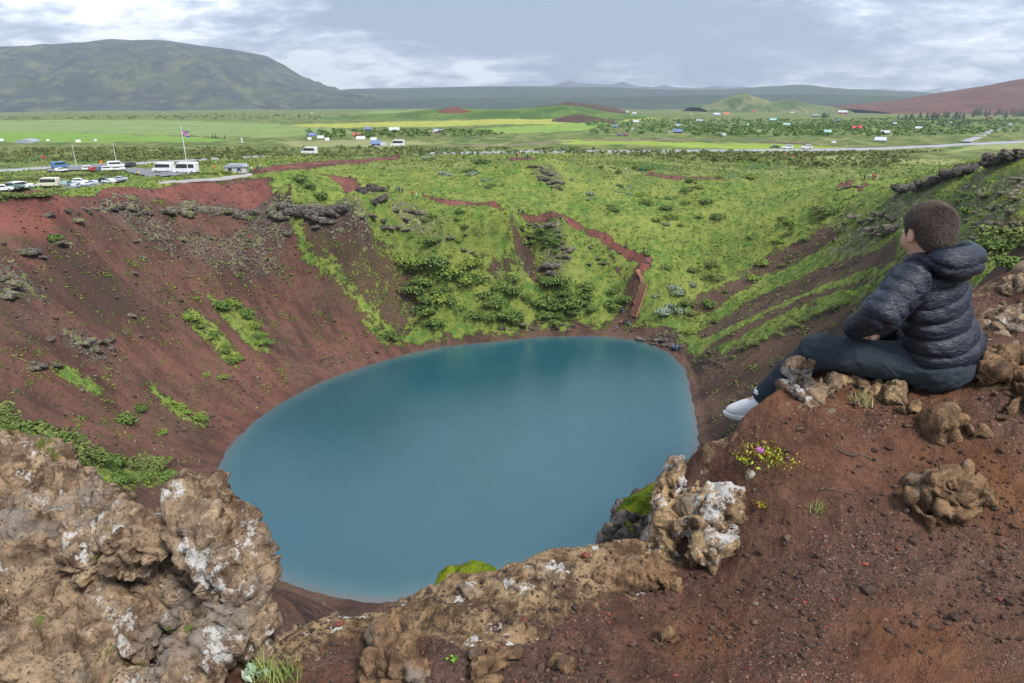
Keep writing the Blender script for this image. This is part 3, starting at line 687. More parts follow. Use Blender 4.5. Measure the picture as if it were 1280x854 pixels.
# true surface height (with relief) on a 0.7 m grid for placing things
_SG = .8; _sx0, _sy0 = -330., 40.; _snx, _sny = 900, 560
_Z = np.full((_sny, _snx), np.nan); _i = ((_near[:, 0]-_sx0)/_SG).astype(int); _j = ((_near[:, 1]-_sy0)/_SG).astype(int)
_ok = (_i >= 0) & (_i < _snx) & (_j >= 0) & (_j < _sny)
_acc = np.zeros(_sny*_snx); _cnt = np.zeros(_sny*_snx); _k = _j[_ok]*_snx+_i[_ok]
np.add.at(_acc, _k, _near[_ok, 2]); np.add.at(_cnt, _k, 1)
_Z = np.where(_cnt > 0, _acc/np.maximum(_cnt, 1), np.nan).reshape(_sny, _snx)
def surf(x, y):
    x = np.atleast_1d(np.asarray(x, float)); y = np.atleast_1d(np.asarray(y, float))
    i = ((x-_sx0)/_SG).astype(int); j = ((y-_sy0)/_SG).astype(int); ok = (i >= 0) & (i < _snx) & (j >= 0) & (j < _sny)
    z = H(x, y); zz = _Z[np.clip(j, 0, _sny-1), np.clip(i, 0, _snx-1)]
    z = np.where(ok & ~np.isnan(zz), np.nan_to_num(zz), z); return z
def gp(px, py):      # pixel -> point on the true ground
    p = hit(px, py, 30.0); return Vector((p[0], p[1], float(surf(p[0], p[1])[0])))
def road_px(name, pts, w, m, **k): return drape(name, [hit(*p) for p in pts], w, m, **k)
road_px('road', [(-60,219),(0,213.5),(60,210),(110,207),(160,205.5),(230,201.5),(290,198),(330,196)], 5.5, M_asph2, lift=.3)
road_px('road', [(530,192),(560,192),(640,190.5),(760,190),(880,189),(960,188.5),(1040,187.5),(1120,185.5),(1180,182.5),(1240,179),(1300,176.5),(1400,173)], 8, M_asph2, lift=.35, n=260)
road_px('road', [(1206,177.5),(1222,172),(1240,164),(1262,156),(1300,146)], 6, M_asph2, lift=.35)
road_px('path', [(540,184.5),(640,181),(760,175.5),(880,175),(960,177.5),(1060,182)], 3, mat('track_gravel', (.20,.13,.11), .9), lift=.3)
road_px('walkway', [(196,229.5),(225,226.5),(255,224),(285,221),(312,217)], [1.5,3.0,4.5,5,4], M_conc, lift=.12, n=60)
# car park
def flat_area(name, poly, m, lift=.35, n=60):
    P = np.array([hit(*q)[:2] for q in poly]); x0, y0 = P.min(0); x1, y1 = P.max(0)
    X, Y = np.meshgrid(np.linspace(x0, x1, n), np.linspace(y0, y1, n)); ins = (sdpoly(X, Y, P) < .4)
    Z = H(X, Y)+lift; idx = np.arange(n*n).reshape(n, n); F = np.stack([idx[:-1, :-1], idx[:-1, 1:], idx[1:, 1:], idx[1:, :-1]], -1).reshape(-1, 4)
    F = F[ins.ravel()[F].all(1)]; return link(name, mesh_np(name, np.stack([X, Y, Z], -1).reshape(-1, 3), F, [m]), kind='structure')
flat_area('parking_lot', [(150,213),(170,211),(200,214),(250,216),(240,220),(222,222),(200,223),(180,221),(160,217)], M_asph, .5)
flat_area('parking_lot', [(60,216),(120,213),(170,208),(165,205),(100,209),(60,212)], M_asph, .5)
flat_area('parking_lot', [(-30,246),(30,240),(100,235),(160,228),(160,224),(90,230),(0,238),(-30,242)], M_asph, .45)
# ------------------------------------------------------------------ solid shapes: signed distance on a grid, meshed
def sdf_mesh(fn, lo, hi, h):
    lo = np.array(lo, float); hi = np.array(hi, float); n = np.ceil((hi-lo)/h).astype(int)+1
    ax = [lo[i]+h*np.arange(n[i]) for i in range(3)]
    X, Y, Z = np.meshgrid(*ax, indexing='ij'); X = X.astype(np.float32); Y = Y.astype(np.float32); Z = Z.astype(np.float32)
    D = fn(X, Y, Z).astype(np.float32)
    D[0] = D[-1] = 1; D[:, 0] = D[:, -1] = 1; D[:, :, 0] = D[:, :, -1] = 1
    S = D < 0; c = [D[i:n[0]-1+i, j:n[1]-1+j, k:n[2]-1+k] for i in (0, 1) for j in (0, 1) for k in (0, 1)]
    cnt = sum((q < 0).astype(np.int8) for q in c); act = (cnt > 0) & (cnt < 8)
    I, J, K = np.nonzero(act); vid = np.full(act.shape, -1, np.int64); vid[I, J, K] = np.arange(len(I))
    acc = np.zeros((len(I), 3)); w = np.zeros(len(I)); C8 = [(i, j, k) for i in (0, 1) for j in (0, 1) for k in (0, 1)]
    for a in range(8):
        for b in range(a+1, 8):
            A, B = C8[a], C8[b]
            if sum(abs(A[i]-B[i]) for i in range(3)) != 1: continue
            da = D[I+A[0], J+A[1], K+A[2]]; db = D[I+B[0], J+B[1], K+B[2]]; m = (da < 0) != (db < 0)
            t = np.where(m, da/np.where(m, da-db, 1), 0)
            for i in range(3): acc[:, i] += np.where(m, A[i]+(B[i]-A[i])*t, 0)
            w += m
    V = (np.stack([I, J, K], 1)+acc/w[:, None])*h+lo
    Fs = []
    for axis in range(3):
        sl0 = [slice(None)]*3; sl1 = [slice(None)]*3; sl0[axis] = slice(0, -1); sl1[axis] = slice(1, None)
        a, b = S[tuple(sl0)], S[tuple(sl1)]; E = a != b; i, j, k = np.nonzero(E); fl = a[i, j, k]
        P = np.stack([i, j, k], 1); u, v = [(1, 2), (2, 0), (0, 1)][axis]
        ok = (P[:, u] > 0) & (P[:, v] > 0) & (P[:, u] < n[u]-1) & (P[:, v] < n[v]-1); P = P[ok]; fl = fl[ok]
        def g(du, dv): q = P.copy(); q[:, u] += du; q[:, v] += dv; return vid[q[:, 0], q[:, 1], q[:, 2]]
        Q = np.stack([g(-1, -1), g(0, -1), g(0, 0), g(-1, 0)], 1); Q[~fl] = Q[~fl][:, ::-1]; Fs.append(Q)
    F = np.concatenate(Fs); F = F[(F >= 0).all(1)]; return V, F
def vnormals(V, F):
    a = V[F[:, 2]]-V[F[:, 0]]; b = V[F[:, 3]]-V[F[:, 1]] if F.shape[1] == 4 else V[F[:, 1]]-V[F[:, 0]]
    n = np.cross(a, b); N = np.zeros_like(V)
    for i in range(F.shape[1]): np.add.at(N, F[:, i], n)
    return N/np.maximum(np.linalg.norm(N, axis=1), 1e-12)[:, None]
def smin(a, b, k):
    if k <= 0: return np.minimum(a, b)
    h = np.clip(.5+.5*(b-a)/k, 0, 1); return b+(a-b)*h-k*h*(1-h)
def smax(a, b, k): return -smin(-a, -b, k)
def sd_ell(X, Y, Z, c, r, rot=None):
    x, y, z = X-c[0], Y-c[1], Z-c[2]
    if rot is not None: M = np.array(rot); x, y, z = (x*M[0][0]+y*M[0][1]+z*M[0][2]), (x*M[1][0]+y*M[1][1]+z*M[1][2]), (x*M[2][0]+y*M[2][1]+z*M[2][2])
    r = np.broadcast_to(r, 3); k = np.sqrt((x/r[0])**2+(y/r[1])**2+(z/r[2])**2); return (k-1)*min(r)
def sd_cap(X, Y, Z, a, b, ra, rb):
    a = np.array(a, float); b = np.array(b, float); d = b-a; l2 = max((d*d).sum(), 1e-9)
    t = np.clip(((X-a[0])*d[0]+(Y-a[1])*d[1]+(Z-a[2])*d[2])/l2, 0, 1)
    return np.sqrt((X-a[0]-t*d[0])**2+(Y-a[1]-t*d[1])**2+(Z-a[2]-t*d[2])**2)-(ra+(rb-ra)*t)

def tuff(name, tan=(.33, .235, .155), lichen=.5, moss=0.0, dark=(.075, .045, .028), grey=(.24, .21, .18), sc=1.0):
    t = NT(name); P = t.pos()
    a = t.noise(5.5*sc, 7, .7); b = t.noise(17*sc, 7, .72); c3 = t.noise(55*sc, 5, .7)
    c = t.mix(t.step(a, .36, .66), dark, tan)
    c = t.mix(t.math('MULTIPLY', t.step(b, .45, .60), .7), c, tuple(min(1, q*1.35) for q in tan))
    c = t.mix(t.math('MULTIPLY', t.step(t.noise(3.1*sc, 6, .7, t.map(P, loc=(4, 1, 7))), .50, .62), .75), c, grey)
    c = t.mix(t.math('MULTIPLY', t.step(t.noise(9*sc, 6, .7, t.map(P, loc=(1, 9, 2))), .60, .66), .55), c, (.42, .20, .07))
    # round pits of all sizes
    v1 = t.voro(26*sc, t.map(P, loc=(2, 2, 2))); v2 = t.voro(70*sc)
    pit = t.math('MAXIMUM', t.math('MULTIPLY', t.math('SUBTRACT', 1.0, t.step(v1, .10, .30)), t.step(b, .52, .62)), t.math('MULTIPLY', t.math('SUBTRACT', 1.0, t.step(v2, .10, .32)), t.step(a, .50, .60)))
    c = t.mix(t.math('MULTIPLY', pit, .5), c, (.035, .022, .015))
    c = t.mix(t.math('MULTIPLY', t.step(c3, .55, .66), .45), c, (.07, .045, .03))
    if lichen:
        l = t.noise(6.5*sc, 9, .78, t.map(P, loc=(8, 3, 5)))
        lm = t.step(l, .622-.10*lichen, .66-.10*lichen)
        c = t.mix(t.math('MULTIPLY', lm, .92), c, t.mix(b, (.40, .38, .35), (.70, .69, .67)))
        c = t.mix(t.math('MULTIPLY', t.step(t.noise(11*sc, 7, .7, t.map(P, loc=(3, 8, 1))), .62, .65), .5), c, (.55, .42, .22))
    if moss: c = t.mix(t.math('MULTIPLY', t.step(t.noise(4*sc, 5, .7, t.map(P, loc=(0, 5, 5))), .66-.2*moss, .70-.2*moss), .85), c, (.10, .13, .02))
    h = t.math('ADD', t.math('MULTIPLY', b, .028/sc), t.math('ADD', t.math('MULTIPLY', c3, .008/sc), t.math('MULTIPLY', t.math('SUBTRACT', 1.0, pit), .010/sc)))
    return t.fin(c, .93, t.bump(h, 1.0, 1.0), spec=.15)
M_tuff = tuff('lava_rock', lichen=.55, moss=.25)
M_tuffl = tuff('lichen_rock', lichen=.95, tan=(.40, .27, .15))
M_tuffb = tuff('brown_rock', lichen=.0, tan=(.26, .16, .09))
M_tuffg = tuff('grey_rock', tan=(.20, .17, .145), dark=(.06, .045, .038), lichen=.2, sc=.9)
def facets(x, y, z, cell, seed):
    # blocks: every cell has its own height and tilt
    x, y, z = x/cell, y/cell, z/cell; xi, yi, zi = np.floor(x).astype(int), np.floor(y).astype(int), np.floor(z).astype(int)
    best = np.full(len(x), 9.0); val = np.zeros(len(x)); sec = np.full(len(x), 9.0); s = int(seed*7)
    for a in (-1, 0, 1):
        for b in (-1, 0, 1):
            for c in (-1, 0, 1):
                h = _perm[_perm[_perm[(xi+a+s) & 255]+((yi+b) & 255)]+((zi+c) & 255)]; g = _g[h]
                px, py, pz = xi+a+.5+g[:, 0]*.5, yi+b+.5+g[:, 1]*.5, zi+c+.5+g[:, 2]*.5
                dx, dy, dz = x-px, y-py, z-pz; d = np.sqrt(dx*dx+dy*dy+dz*dz); m = d < best
                sec = np.where(m, best, np.minimum(sec, d)); g2 = _g[(h+91) & 255]
                val = np.where(m, g2[:, 0]*.5+1.1*(g2[:, 0]*dx+g2[:, 1]*dy+g2[:, 2]*dz), val); best = np.where(m, d, best)
    return val*cell, (sec-best)
def rock_disp(V, F, seed, a1=.03, a2=.014, a3=.006, k=1.0):
    N = vnormals(V, F)
    x, y, z = V[:, 0]*k, V[:, 1]*k, V[:, 2]*k
    wx = .05*perlin(x*6, y*6, z*6+seed); wz = .05*perlin(x*6+9, y*6, z*6+seed)
    d = a1*fbm(x*4, y*4, z*4+seed, 4, .6) + a2*1.5*fbm((x+wx)*10, y*10, (z+wz)*14+seed, 4, .6, ridged=True) + a3*1.3*fbm(x*34, y*34, z*40+seed, 3, .65, ridged=True)
    # crevices and broken steps
    q = np.abs(fbm(x*6+seed, y*6, z*9+wz*20, 3, .55)); d = d - a2*2.6*np.exp(-(q/.045)**2)
    st = fbm(x*5+7, y*5+seed, z*7, 3, .5)*5; d = d + a2*.9*(np.floor(st)+sstep(.35, .65, st-np.floor(st)))
    f1, e1 = facets(x+wx, y, z+wz, .16, seed); f2, e2 = facets(x, y+wx, z, .055, seed+3)
    d = d*.6 + a1*9*f1*1.35 + a1*11*f2*1.0 - a2*1.1*np.exp(-(e1/.06)**2)
    hole = fbm(x*16, y*16, z*16+seed+50, 2, .5); d = d - a2*1.8*sstep(.30, .46, hole)
    return V+N*d[:, None]
def blob_rock(name, blobs, m, h=.01, seed=0., k=.05, cut=(), label=None, cat='rock', group=None, amp=1.0, parent=None, flat=None, sq=.8):
    """blobs: (px, py, camera depth, radius px [, squash z]) ; the base of the thing sits where the lowest blob stands"""
    C = [(at_d(b[0], b[1], b[2]), b[3]*b[2]/FPX, (b[4] if len(b) > 4 else sq)) for b in blobs]
    CU = [(at_d(b[0], b[1], b[2]), b[3]*b[2]/FPX, (b[4] if len(b) > 4 else sq)) for b in cut]
    lo = np.min([c-r for c, r, _ in C], axis=0)-.06; hi = np.max([c+r for c, r, _ in C], axis=0)+.06
    def fn(X, Y, Z):
        wx = .05*perlin(X*3.1, Y*3.1, Z*3.1+seed); X2 = X+wx*amp; Z2 = Z+.04*perlin(X*5, Y*5+seed, Z*5)*amp
        D = None
        for c, r, s in C:
            d = sd_ell(X2, Y, Z2, c, (r, r, r*s)); D = d if D is None else smin(D, d, k)
        for c, r, s in CU: D = smax(D, -sd_ell(X2, Y, Z2, c, (r, r, r*s)), .025)
        return D
    V, F = sdf_mesh(fn, lo, hi, h)
    V = rock_disp(V, F, seed, .030*amp, .016*amp, .006*amp)
    base = np.array([V[:, 0].mean(), V[:, 1].mean(), V[:, 2].min()])
    me = mesh_np(name, V-base, F, [m]); return link(name, me, parent, tuple(base), label, cat, group)
def fp(px, py): return fore_hit(px, py)
def fd(px, py): p = fp(px, py); return float(p[1]/(ray(px, py)[1]))      # camera depth of the ledge there

blob_rock('boulder', [(-40,640,2.75,95),(10,612,2.75,80),(62,630,2.65,62),(100,652,2.55,48),(128,668,2.5,40),(-60,740,2.4,120),(0,705,2.35,85),(60,700,2.25,70),(115,690,2.18,55,.6),
    (160,675,2.10,50,.55),(205,668,2.05,48,.6),(246,636,2.12,42,.9),(262,668,2.03,44,.7),(276,695,2.00,36),(150,805,2.22,100),(190,750,2.20,75),(235,735,2.16,50),
    (290,735,2.0,34),(278,768,1.97,34),(248,803,1.93,34),(212,838,1.90,38),(180,880,1.87,50),(312,772,2.02,28),(326,788,2.02,20),(335,798,2.03,14),
    (-10,790,2.05,85),(35,825,1.98,70),(80,868,1.9,60),(-70,850,2.0,100),(130,900,1.85,60),(20,740,2.2,70)], M_tuff, .0095, 3.0, .045,
    cut=[(185,742,1.97,46,.8),(150,778,1.94,56,.8),(145,815,1.88,48,.8),(60,668,2.30,40,.6)],
    label='huge pitted brown lava boulder with a hollowed underside in the lower left corner', cat='boulder', amp=1.0)
def ledge_rock(name, pts, m, seed, label, h=.008, k=.03, amp=.8, lift=0.0, **kw):
    """pts: px, py, radius px, height offset in radii (how far the blob's centre stands above the ledge)"""
    bl = []
    for p in pts:
        px, py, r = p[:3]; up = p[3] if len(p) > 3 else 0
        d = fd(px, py+r*(.7-up)) ; bl.append((px, py, d, r))
    return blob_rock(name, bl, m, h, seed, k, label=label, amp=amp, **kw)
def edge_rock(pts, m, seed, label, h=.008, k=.03, amp=.8, **kw):     # px, py, radius px, drop below the camera of its centre
    bl = []
    for px, py, r, dr in pts:
        p = at_z(px, py, CAMZ-dr); bl.append((px, py, float(p[1]/ray(px, py)[1]), r))
    return blob_rock('rock', bl, m, h, seed, k, label=label, amp=amp, **kw)
def ground_rock(pts, m, seed, label, h=.006, k=.012, amp=.8, **kw):     # px, py, radius px: sits half sunk in the ledge soil
    bl = []
    for px, py, r in [p[:3] for p in pts]:
        p = fp(px, py); d = float(p[1]/ray(px, py)[1]); bl.append((px, py, d-.06*r*d/FPX, r))
    return blob_rock('rock', bl, m, h, seed, k, label=label, amp=amp, **kw)
edge_rock([(600,760,42,1.70),(640,748,40,1.68),(690,745,40,1.68),(720,755,38,1.67),(560,770,34,1.72),(740,770,30,1.66),(660,780,36,1.68),(620,790,30,1.70)], M_tuff, 5.0, 'long craggy tan rock with white lichen on the lip above the near shore', k=.04)
edge_rock([(480,795,34,1.76),(500,785,28,1.75),(540,785,30,1.73),(440,800,34,1.76),(400,800,30,1.76),(370,812,28,1.77),(345,830,28,1.76)], M_tuff, 6.0, 'low brown rock rim with white tips at the lip, right of the big boulder', k=.04)
edge_rock([(780,728,36,1.64),(815,722,30,1.62),(750,738,30,1.66),(838,735,18,1.6)], M_tuffb, 7.0, 'yellowish brown rock shelf at the lip just left of the tall lichened rock', k=.035)
edge_rock([(862,632,44,1.50),(852,668,42,1.58),(868,598,30,1.47),(843,695,36,1.64),(880,652,40,1.49),(888,618,36,1.44),(850,722,30,1.70),(858,585,18,1.46)], M_tuffl, 8.0, 'tall upright tan rock streaked with white lichen on the right of the lake', k=.035)
edge_rock([(922,620,30,1.39),(905,636,30,1.42),(938,604,19,1.37),(900,662,24,1.46)], M_tuffl, 9.0, 'knobbly white blotched rock beside the tall upright one', k=.02)
edge_rock([(868,694,14,1.52),(885,689,16,1.50),(903,692,14,1.49),(856,700,8,1.53)], M_tuffl, 10.0, 'small rounded tan rock with a white cap at the foot of the upright rock', h=.006, k=.015)
ground_rock([(492,815,26,1.62),(505,800,18,1.6),(478,812,18,1.62),(495,840,28,1.64),(515,840,18,1.63)], M_tuffb, 11.0, 'brown pointed boulder half sunk in the cinders at the bottom edge', h=.006, k=.02)
edge_rock([(1000,488,22,1.04),(1006,464,13,.97),(983,512,20,1.10),(1014,496,24,1.05),(1026,482,17,1.01),(966,528,14,1.14),(1000,516,24,1.10),(1030,506,18,1.06)], M_tuff, 12.0, "jagged tan rock standing in front of the boy's shin and shoe", h=.006, k=.02)
ground_rock([(1190,605,30),(1166,612,20),(1214,600,26),(1226,620,24),(1182,626,18),(1203,630,20)], M_tuffb, 13.0, 'knobbly brown rock cluster lying alone on the slope below the boy', h=.006, k=.012)
ground_rock([(1160,651,8,1.33),(1163,646,6,1.32)], M_tuffb, 14.0, 'small tan stone just below the knobbly rock cluster', h=.005, k=.01)
ground_rock([(1135,505,16,1.12),(1122,502,14,1.12),(1128,512,12,1.13)], M_tuffl, 15.0, 'white patched stone set in the soil under the boy', h=.006, k=.012)
ground_rock([(1190,530,13),(1183,521,10)], M_tuffb, 16.0, 'rounded brown stone right below the boy', h=.006, k=.012)
ground_rock([(1215,540,11,1.13)], M_tuffb, 17.0, 'small brown stone to the right of the rounded one below the boy', h=.006, k=.012)
ground_rock([(1270,495,26,.99),(1285,505,24,1.0),(1255,520,14,1.05)], M_tuffb, 18.0, 'dark brown boulder at the right edge below the rocky bank', h=.007, k=.02)
edge_rock([(1250,395,34,.93),(1275,375,34,.86),(1245,372,20,.89),(1262,420,34,.94),(1290,410,34,.9),(1240,430,26,1.0),(1285,352,20,.82),(1230,380,14,.95)], M_tuff, 19.0, 'craggy brown bank of rock with white patches behind the back of the boy', k=.03)
ground_rock([(1255,458,22,1.0),(1235,470,16,1.04),(1280,465,24,.96)], M_tuffb, 20.0, 'brown crumbling rock under the craggy bank at the right edge', h=.007, k=.02)
ground_rock([(1050,478,13,1.07),(1066,478,13,1.06),(1085,484,14,1.06),(1102,488,12,1.06)], M_tuffl, 21.0, "low pale knobbly rock rib along the underside of the boy's thigh", h=.005, k=.012)
ground_rock([(612,830,26,1.61),(640,822,22,1.6),(600,850,24,1.62)], M_tuffb, 22.0, 'flat brown rock hump in the cinders at the bottom edge', h=.007, k=.02)
ground_rock([(702,832,15,1.56),(694,826,11,1.56)], M_tuffb, 23.0, 'small rough stone beside the flat rock hump', h=.006, k=.012)
ground_rock([(822,805,14,1.5),(836,800,9,1.5)], M_tuffb, 24.0, 'low tan stone in the middle of the bottom cinder slope', h=.006, k=.012)
# mossy rock beyond the upright one
_mr = edge_rock([(800,655,36,1.80),(785,680,26,1.85),(810,690,28,1.86),(795,640,24,1.8),(820,632,18,1.8)], M_tuffg, 25.0, 'round dark rock capped with bright green moss between the upright rock and the lake', k=.03)
def moss_mat():
    t = NT('moss'); n = t.noise(14, 6, .7); v = t.noise(120, 4, .7)
    c = t.mix(t.step(n, .38, .6), (.075, .14, .010), (.24, .27, .02)); c = t.mix(t.math('MULTIPLY', t.step(t.noise(5, 4, .6), .56, .64), .8), c, (.13, .10, .03)); c = t.mix(t.math('MULTIPLY', v, .4), c, (.05, .08, .01))
    return t.fin(c, .95, t.bump(t.math('ADD', t.math('MULTIPLY', n, .03), t.math('MULTIPLY', v, .01)), 1, 1), spec=.1)
M_moss_near = moss_mat()
def moss_cap(parent, pts, seed):
    bl = []
    for px, py, r, dr in pts:
        p = at_z(px, py, CAMZ-dr); bl.append((px, py, float(p[1]/ray(px, py)[1]), r))
    o = blob_rock('moss', bl, M_moss_near, .006, seed, .02, amp=.35, cat=None)
    loc = Vector(o.location)-Vector(parent.location); o.parent = parent; o.location = loc
    return o
moss_cap(_mr, [(803,648,33,1.775),(795,665,26,1.79),(785,650,16,1.79),(822,628,17,1.765),(812,668,18,1.78),(806,632,16,1.77)], 31.0)
edge_rock([(575,735,26,1.82),(600,730,22,1.8),(555,745,18,1.84)], M_tuffg, 26.0, 'dark rock with a green moss cushion just beyond the lip above the water', k=.03)
_m2 = bpy.data.objects[-1] if False else [o for o in COL.objects if o.name.startswith('rock')][-1]
moss_cap(_m2, [(572,728,22,1.8),(590,722,19,1.78),(556,738,14,1.82),(605,722,13,1.78)], 33.0)

# pebbles and cinders on the ledge: nobody could count them
def build_pebbles():
    import bmesh
    protos = []
    for s in range(5):
        bm = bmesh.new(); bmesh.ops.create_icosphere(bm, subdivisions=1, radius=1)
        for v in bm.verts: v.co *= 1+random.uniform(-.28, .28); v.co.z *= .7
        P = np.array([v.co[:] for v in bm.verts]); T = np.array([[v.index for v in f.verts] for f in bm.faces]); protos.append((P, T)); bm.free()
    Vs, Fs, Cs = [], [], []; off = 0
    N = 11000; px = rng.uniform(330, 1330, N); py = rng.uniform(500, 870, N); drop = 1.2+(py-500)/354*.3
    u = (px-640)/FPX; v = (py-427)/FPX; dz = sP+v*cP; t = drop/dz; x = u*t; y = (cP-v*sP)*t
    d = sdpoly(x, y, EDGE); ok = d < -.03
    dens = fbm(x*2.5, y*2.5, 4, 3); ok &= (dens > rng.uniform(-.55, .35, N))
    x, y = x[ok], y[ok]; z = fore(x, y); n = len(x)
    sz = np.clip(rng.lognormal(-5.8, .62, n), .0012, .024)
    pal = np.array([(.045,.026,.022),(.07,.04,.032),(.11,.06,.045),(.15,.09,.065),(.24,.055,.04),(.33,.07,.05),(.22,.17,.13),(.035,.022,.02)])
    ci = rng.choice(8, n, p=[.26,.24,.20,.12,.035,.012,.035,.098])
    for i in range(n):
        P, T = protos[i % 5]; a = rng.uniform(0, 6.28); ca, sa = math.cos(a), math.sin(a); e = rng.uniform(.7, 1.3)
        Q = np.stack([(P[:, 0]*ca-P[:, 1]*sa)*e, P[:, 0]*sa+P[:, 1]*ca, P[:, 2]], 1)*sz[i]+(x[i], y[i], z[i]+sz[i]*.25)
        Vs.append(Q); Fs.append(T+off); off += len(P); Cs.append(np.repeat(pal[ci[i]][None]*rng.uniform(.75, 1.25), len(P), 0))
    me = mesh_np('gravel', np.concatenate(Vs), np.concatenate(Fs), smooth=False); attr_c(me, 'col', np.concatenate(Cs))
    t = NT('gravel'); c = t.mix(t.noise(300, 3, .6), t.attr('col', 'Color'), (.06, .04, .03)); t.fin(c, .9, spec=.2); me.materials.append(t.m)
    link('gravel', me, kind='stuff')
build_pebbles()
# ------------------------------------------------------------------ plants
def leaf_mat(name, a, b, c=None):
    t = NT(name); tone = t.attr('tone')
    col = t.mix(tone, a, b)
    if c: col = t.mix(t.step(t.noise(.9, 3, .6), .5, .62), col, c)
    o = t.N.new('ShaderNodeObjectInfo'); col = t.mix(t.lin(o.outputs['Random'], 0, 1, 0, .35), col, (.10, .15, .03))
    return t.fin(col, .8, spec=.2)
M_willow = leaf_mat('willow_leaves', (.052, .100, .024), (.150, .215, .050))
M_olive = leaf_mat('heath_leaves', (.075, .105, .028), (.18, .20, .06))
M_pale = leaf_mat('woolly_leaves', (.12, .18, .12), (.34, .40, .30))
M_bright = leaf_mat('bright_leaves', (.10, .165, .025), (.24, .31, .055))
M_conif = leaf_mat('conifer_needles', (.018, .045, .022), (.045, .085, .04))
M_bark = mat('bark', (.10, .075, .055), .9)
def leaves(centres, n, size, seed, up=.4, tone_jit=.25):
    """n leaf quads scattered over the shells of lobes (x, y, z, r)"""
    g = np.random.default_rng(seed); C = np.array(centres, float); w = C[:, 3]**2; k = g.choice(len(C), n, p=w/w.sum())
    d = g.normal(size=(n, 3)); d[:, 2] = np.abs(d[:, 2])*.9+.05*g.normal(size=n); d /= np.linalg.norm(d, axis=1)[:, None]
    rr = C[k, 3]*g.uniform(.55, 1.08, n)**.6
    P = C[k, :3]+d*rr[:, None]*np.array([1, 1, .85]); P[:, 2] = np.maximum(P[:, 2], 0.01)
    a = g.normal(size=(n, 3)); a /= np.linalg.norm(a, axis=1)[:, None]; nn = d+up*np.array([0, 0, 1])+.7*g.normal(size=(n, 3)); nn /= np.linalg.norm(nn, axis=1)[:, None]
    u = np.cross(nn, a); u /= np.linalg.norm(u, axis=1)[:, None]; v = np.cross(nn, u); s = (size*g.uniform(.6, 1.35, n))[:, None]
    V = np.stack([P-u*s*.5, P+v*s*.32, P+u*s*.5, P-v*s*.32], 1).reshape(-1, 3)
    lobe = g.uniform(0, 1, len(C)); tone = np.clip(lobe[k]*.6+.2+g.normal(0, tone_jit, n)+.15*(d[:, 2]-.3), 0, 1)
    return V, np.arange(4*n).reshape(n, 4), np.repeat(tone, 4)
def crown_mesh(name, m, seed, lobes=7, n=420, size=.20, flat=.55):
    g = np.random.default_rng(seed); C = []
    for i in range(lobes):
        a = g.uniform(0, 6.28); r = g.uniform(0, .75); C.append((math.cos(a)*r, math.sin(a)*r, g.uniform(.0, .35)*flat, g.uniform(.28, .52)))
    C.append((0, 0, .1, .5)); V, F, T = leaves(C, n, size, seed)
    me = mesh_np(name, V, F, [m], smooth=False); attr_f(me, 'tone', T); return me
SHR = {k: [crown_mesh('shrub', m, 100+i*7+j, 6+j, 520, .17) for j in range(4)] for i, (k, m) in enumerate((('willow', M_willow), ('olive', M_olive), ('pale', M_pale), ('bright', M_bright)))}
def shrub(px, py, r, kind, label, group, cat='shrub', name='shrub', p=None, hz=1.0):
    me = SHR[kind][random.randrange(4)]; p = gp(px, py) if p is None else p
    o = link(name, me, loc=(p[0], p[1], p[2]-.08*r), label=label, cat=cat, group=group)
    o.rotation_euler = (0, 0, random.uniform(0, 6.28)); s = r*1.75*random.uniform(.85, 1.15); o.scale = (s, s*random.uniform(.8, 1.2), s*hz*random.uniform(.8, 1.15)); return o
def band(pts, n, r0, r1, kinds, label, group, w=6, hz=.8, **k):
    P = np.array(pts, float); s = np.r_[0, np.cumsum(np.linalg.norm(np.diff(P, axis=0), axis=1))]
    for i in range(n):
        q = (i+random.uniform(.1, .9))/n*s[-1]; x = np.interp(q, s, P[:, 0])+random.uniform(-w, w); y = np.interp(q, s, P[:, 1])+random.uniform(-w*.5, w*.5)
        shrub(x, y, random.uniform(r0, r1), random.choice(kinds), label, group, hz=hz, **k)
def scatter(poly, n, r0, r1, kinds, label, group, hz=.8, **k):
    a = np.array(poly); c = 0
    while c < n:
        x = random.uniform(a[:, 0].min(), a[:, 0].max()); y = random.uniform(a[:, 1].min(), a[:, 1].max())
        if inpoly(np.array([x]), np.array([y]), poly)[0]: shrub(x, y, random.uniform(r0, r1), random.choice(kinds), label, group, hz=hz, **k); c += 1
band([(234,394),(256,412),(280,436),(298,456)], 13, .7, 1.5, ['willow', 'bright'], 'leafy green shrub in the left of two strips down the middle of the red wall', 'left strip of shrubs on the red wall', 7)
band([(262,382),(300,384),(314,408),(334,436)], 14, .8, 1.6, ['willow', 'bright'], 'leafy green shrub in the right of two strips down the middle of the red wall', 'right strip of shrubs on the red wall', 9)
band([(-20,515),(30,535),(80,560),(130,580),(200,590)], 22, 1.0, 2.1, ['willow', 'olive'], 'dense willow shrub in the band just above the big boulder', 'willow band above the boulder', 14)
band([(120,600),(160,602),(200,595),(225,600)], 9, .9, 1.7, ['bright', 'willow'], 'bright willow shrub right behind the top of the big boulder', 'shrubs behind the boulder', 8)
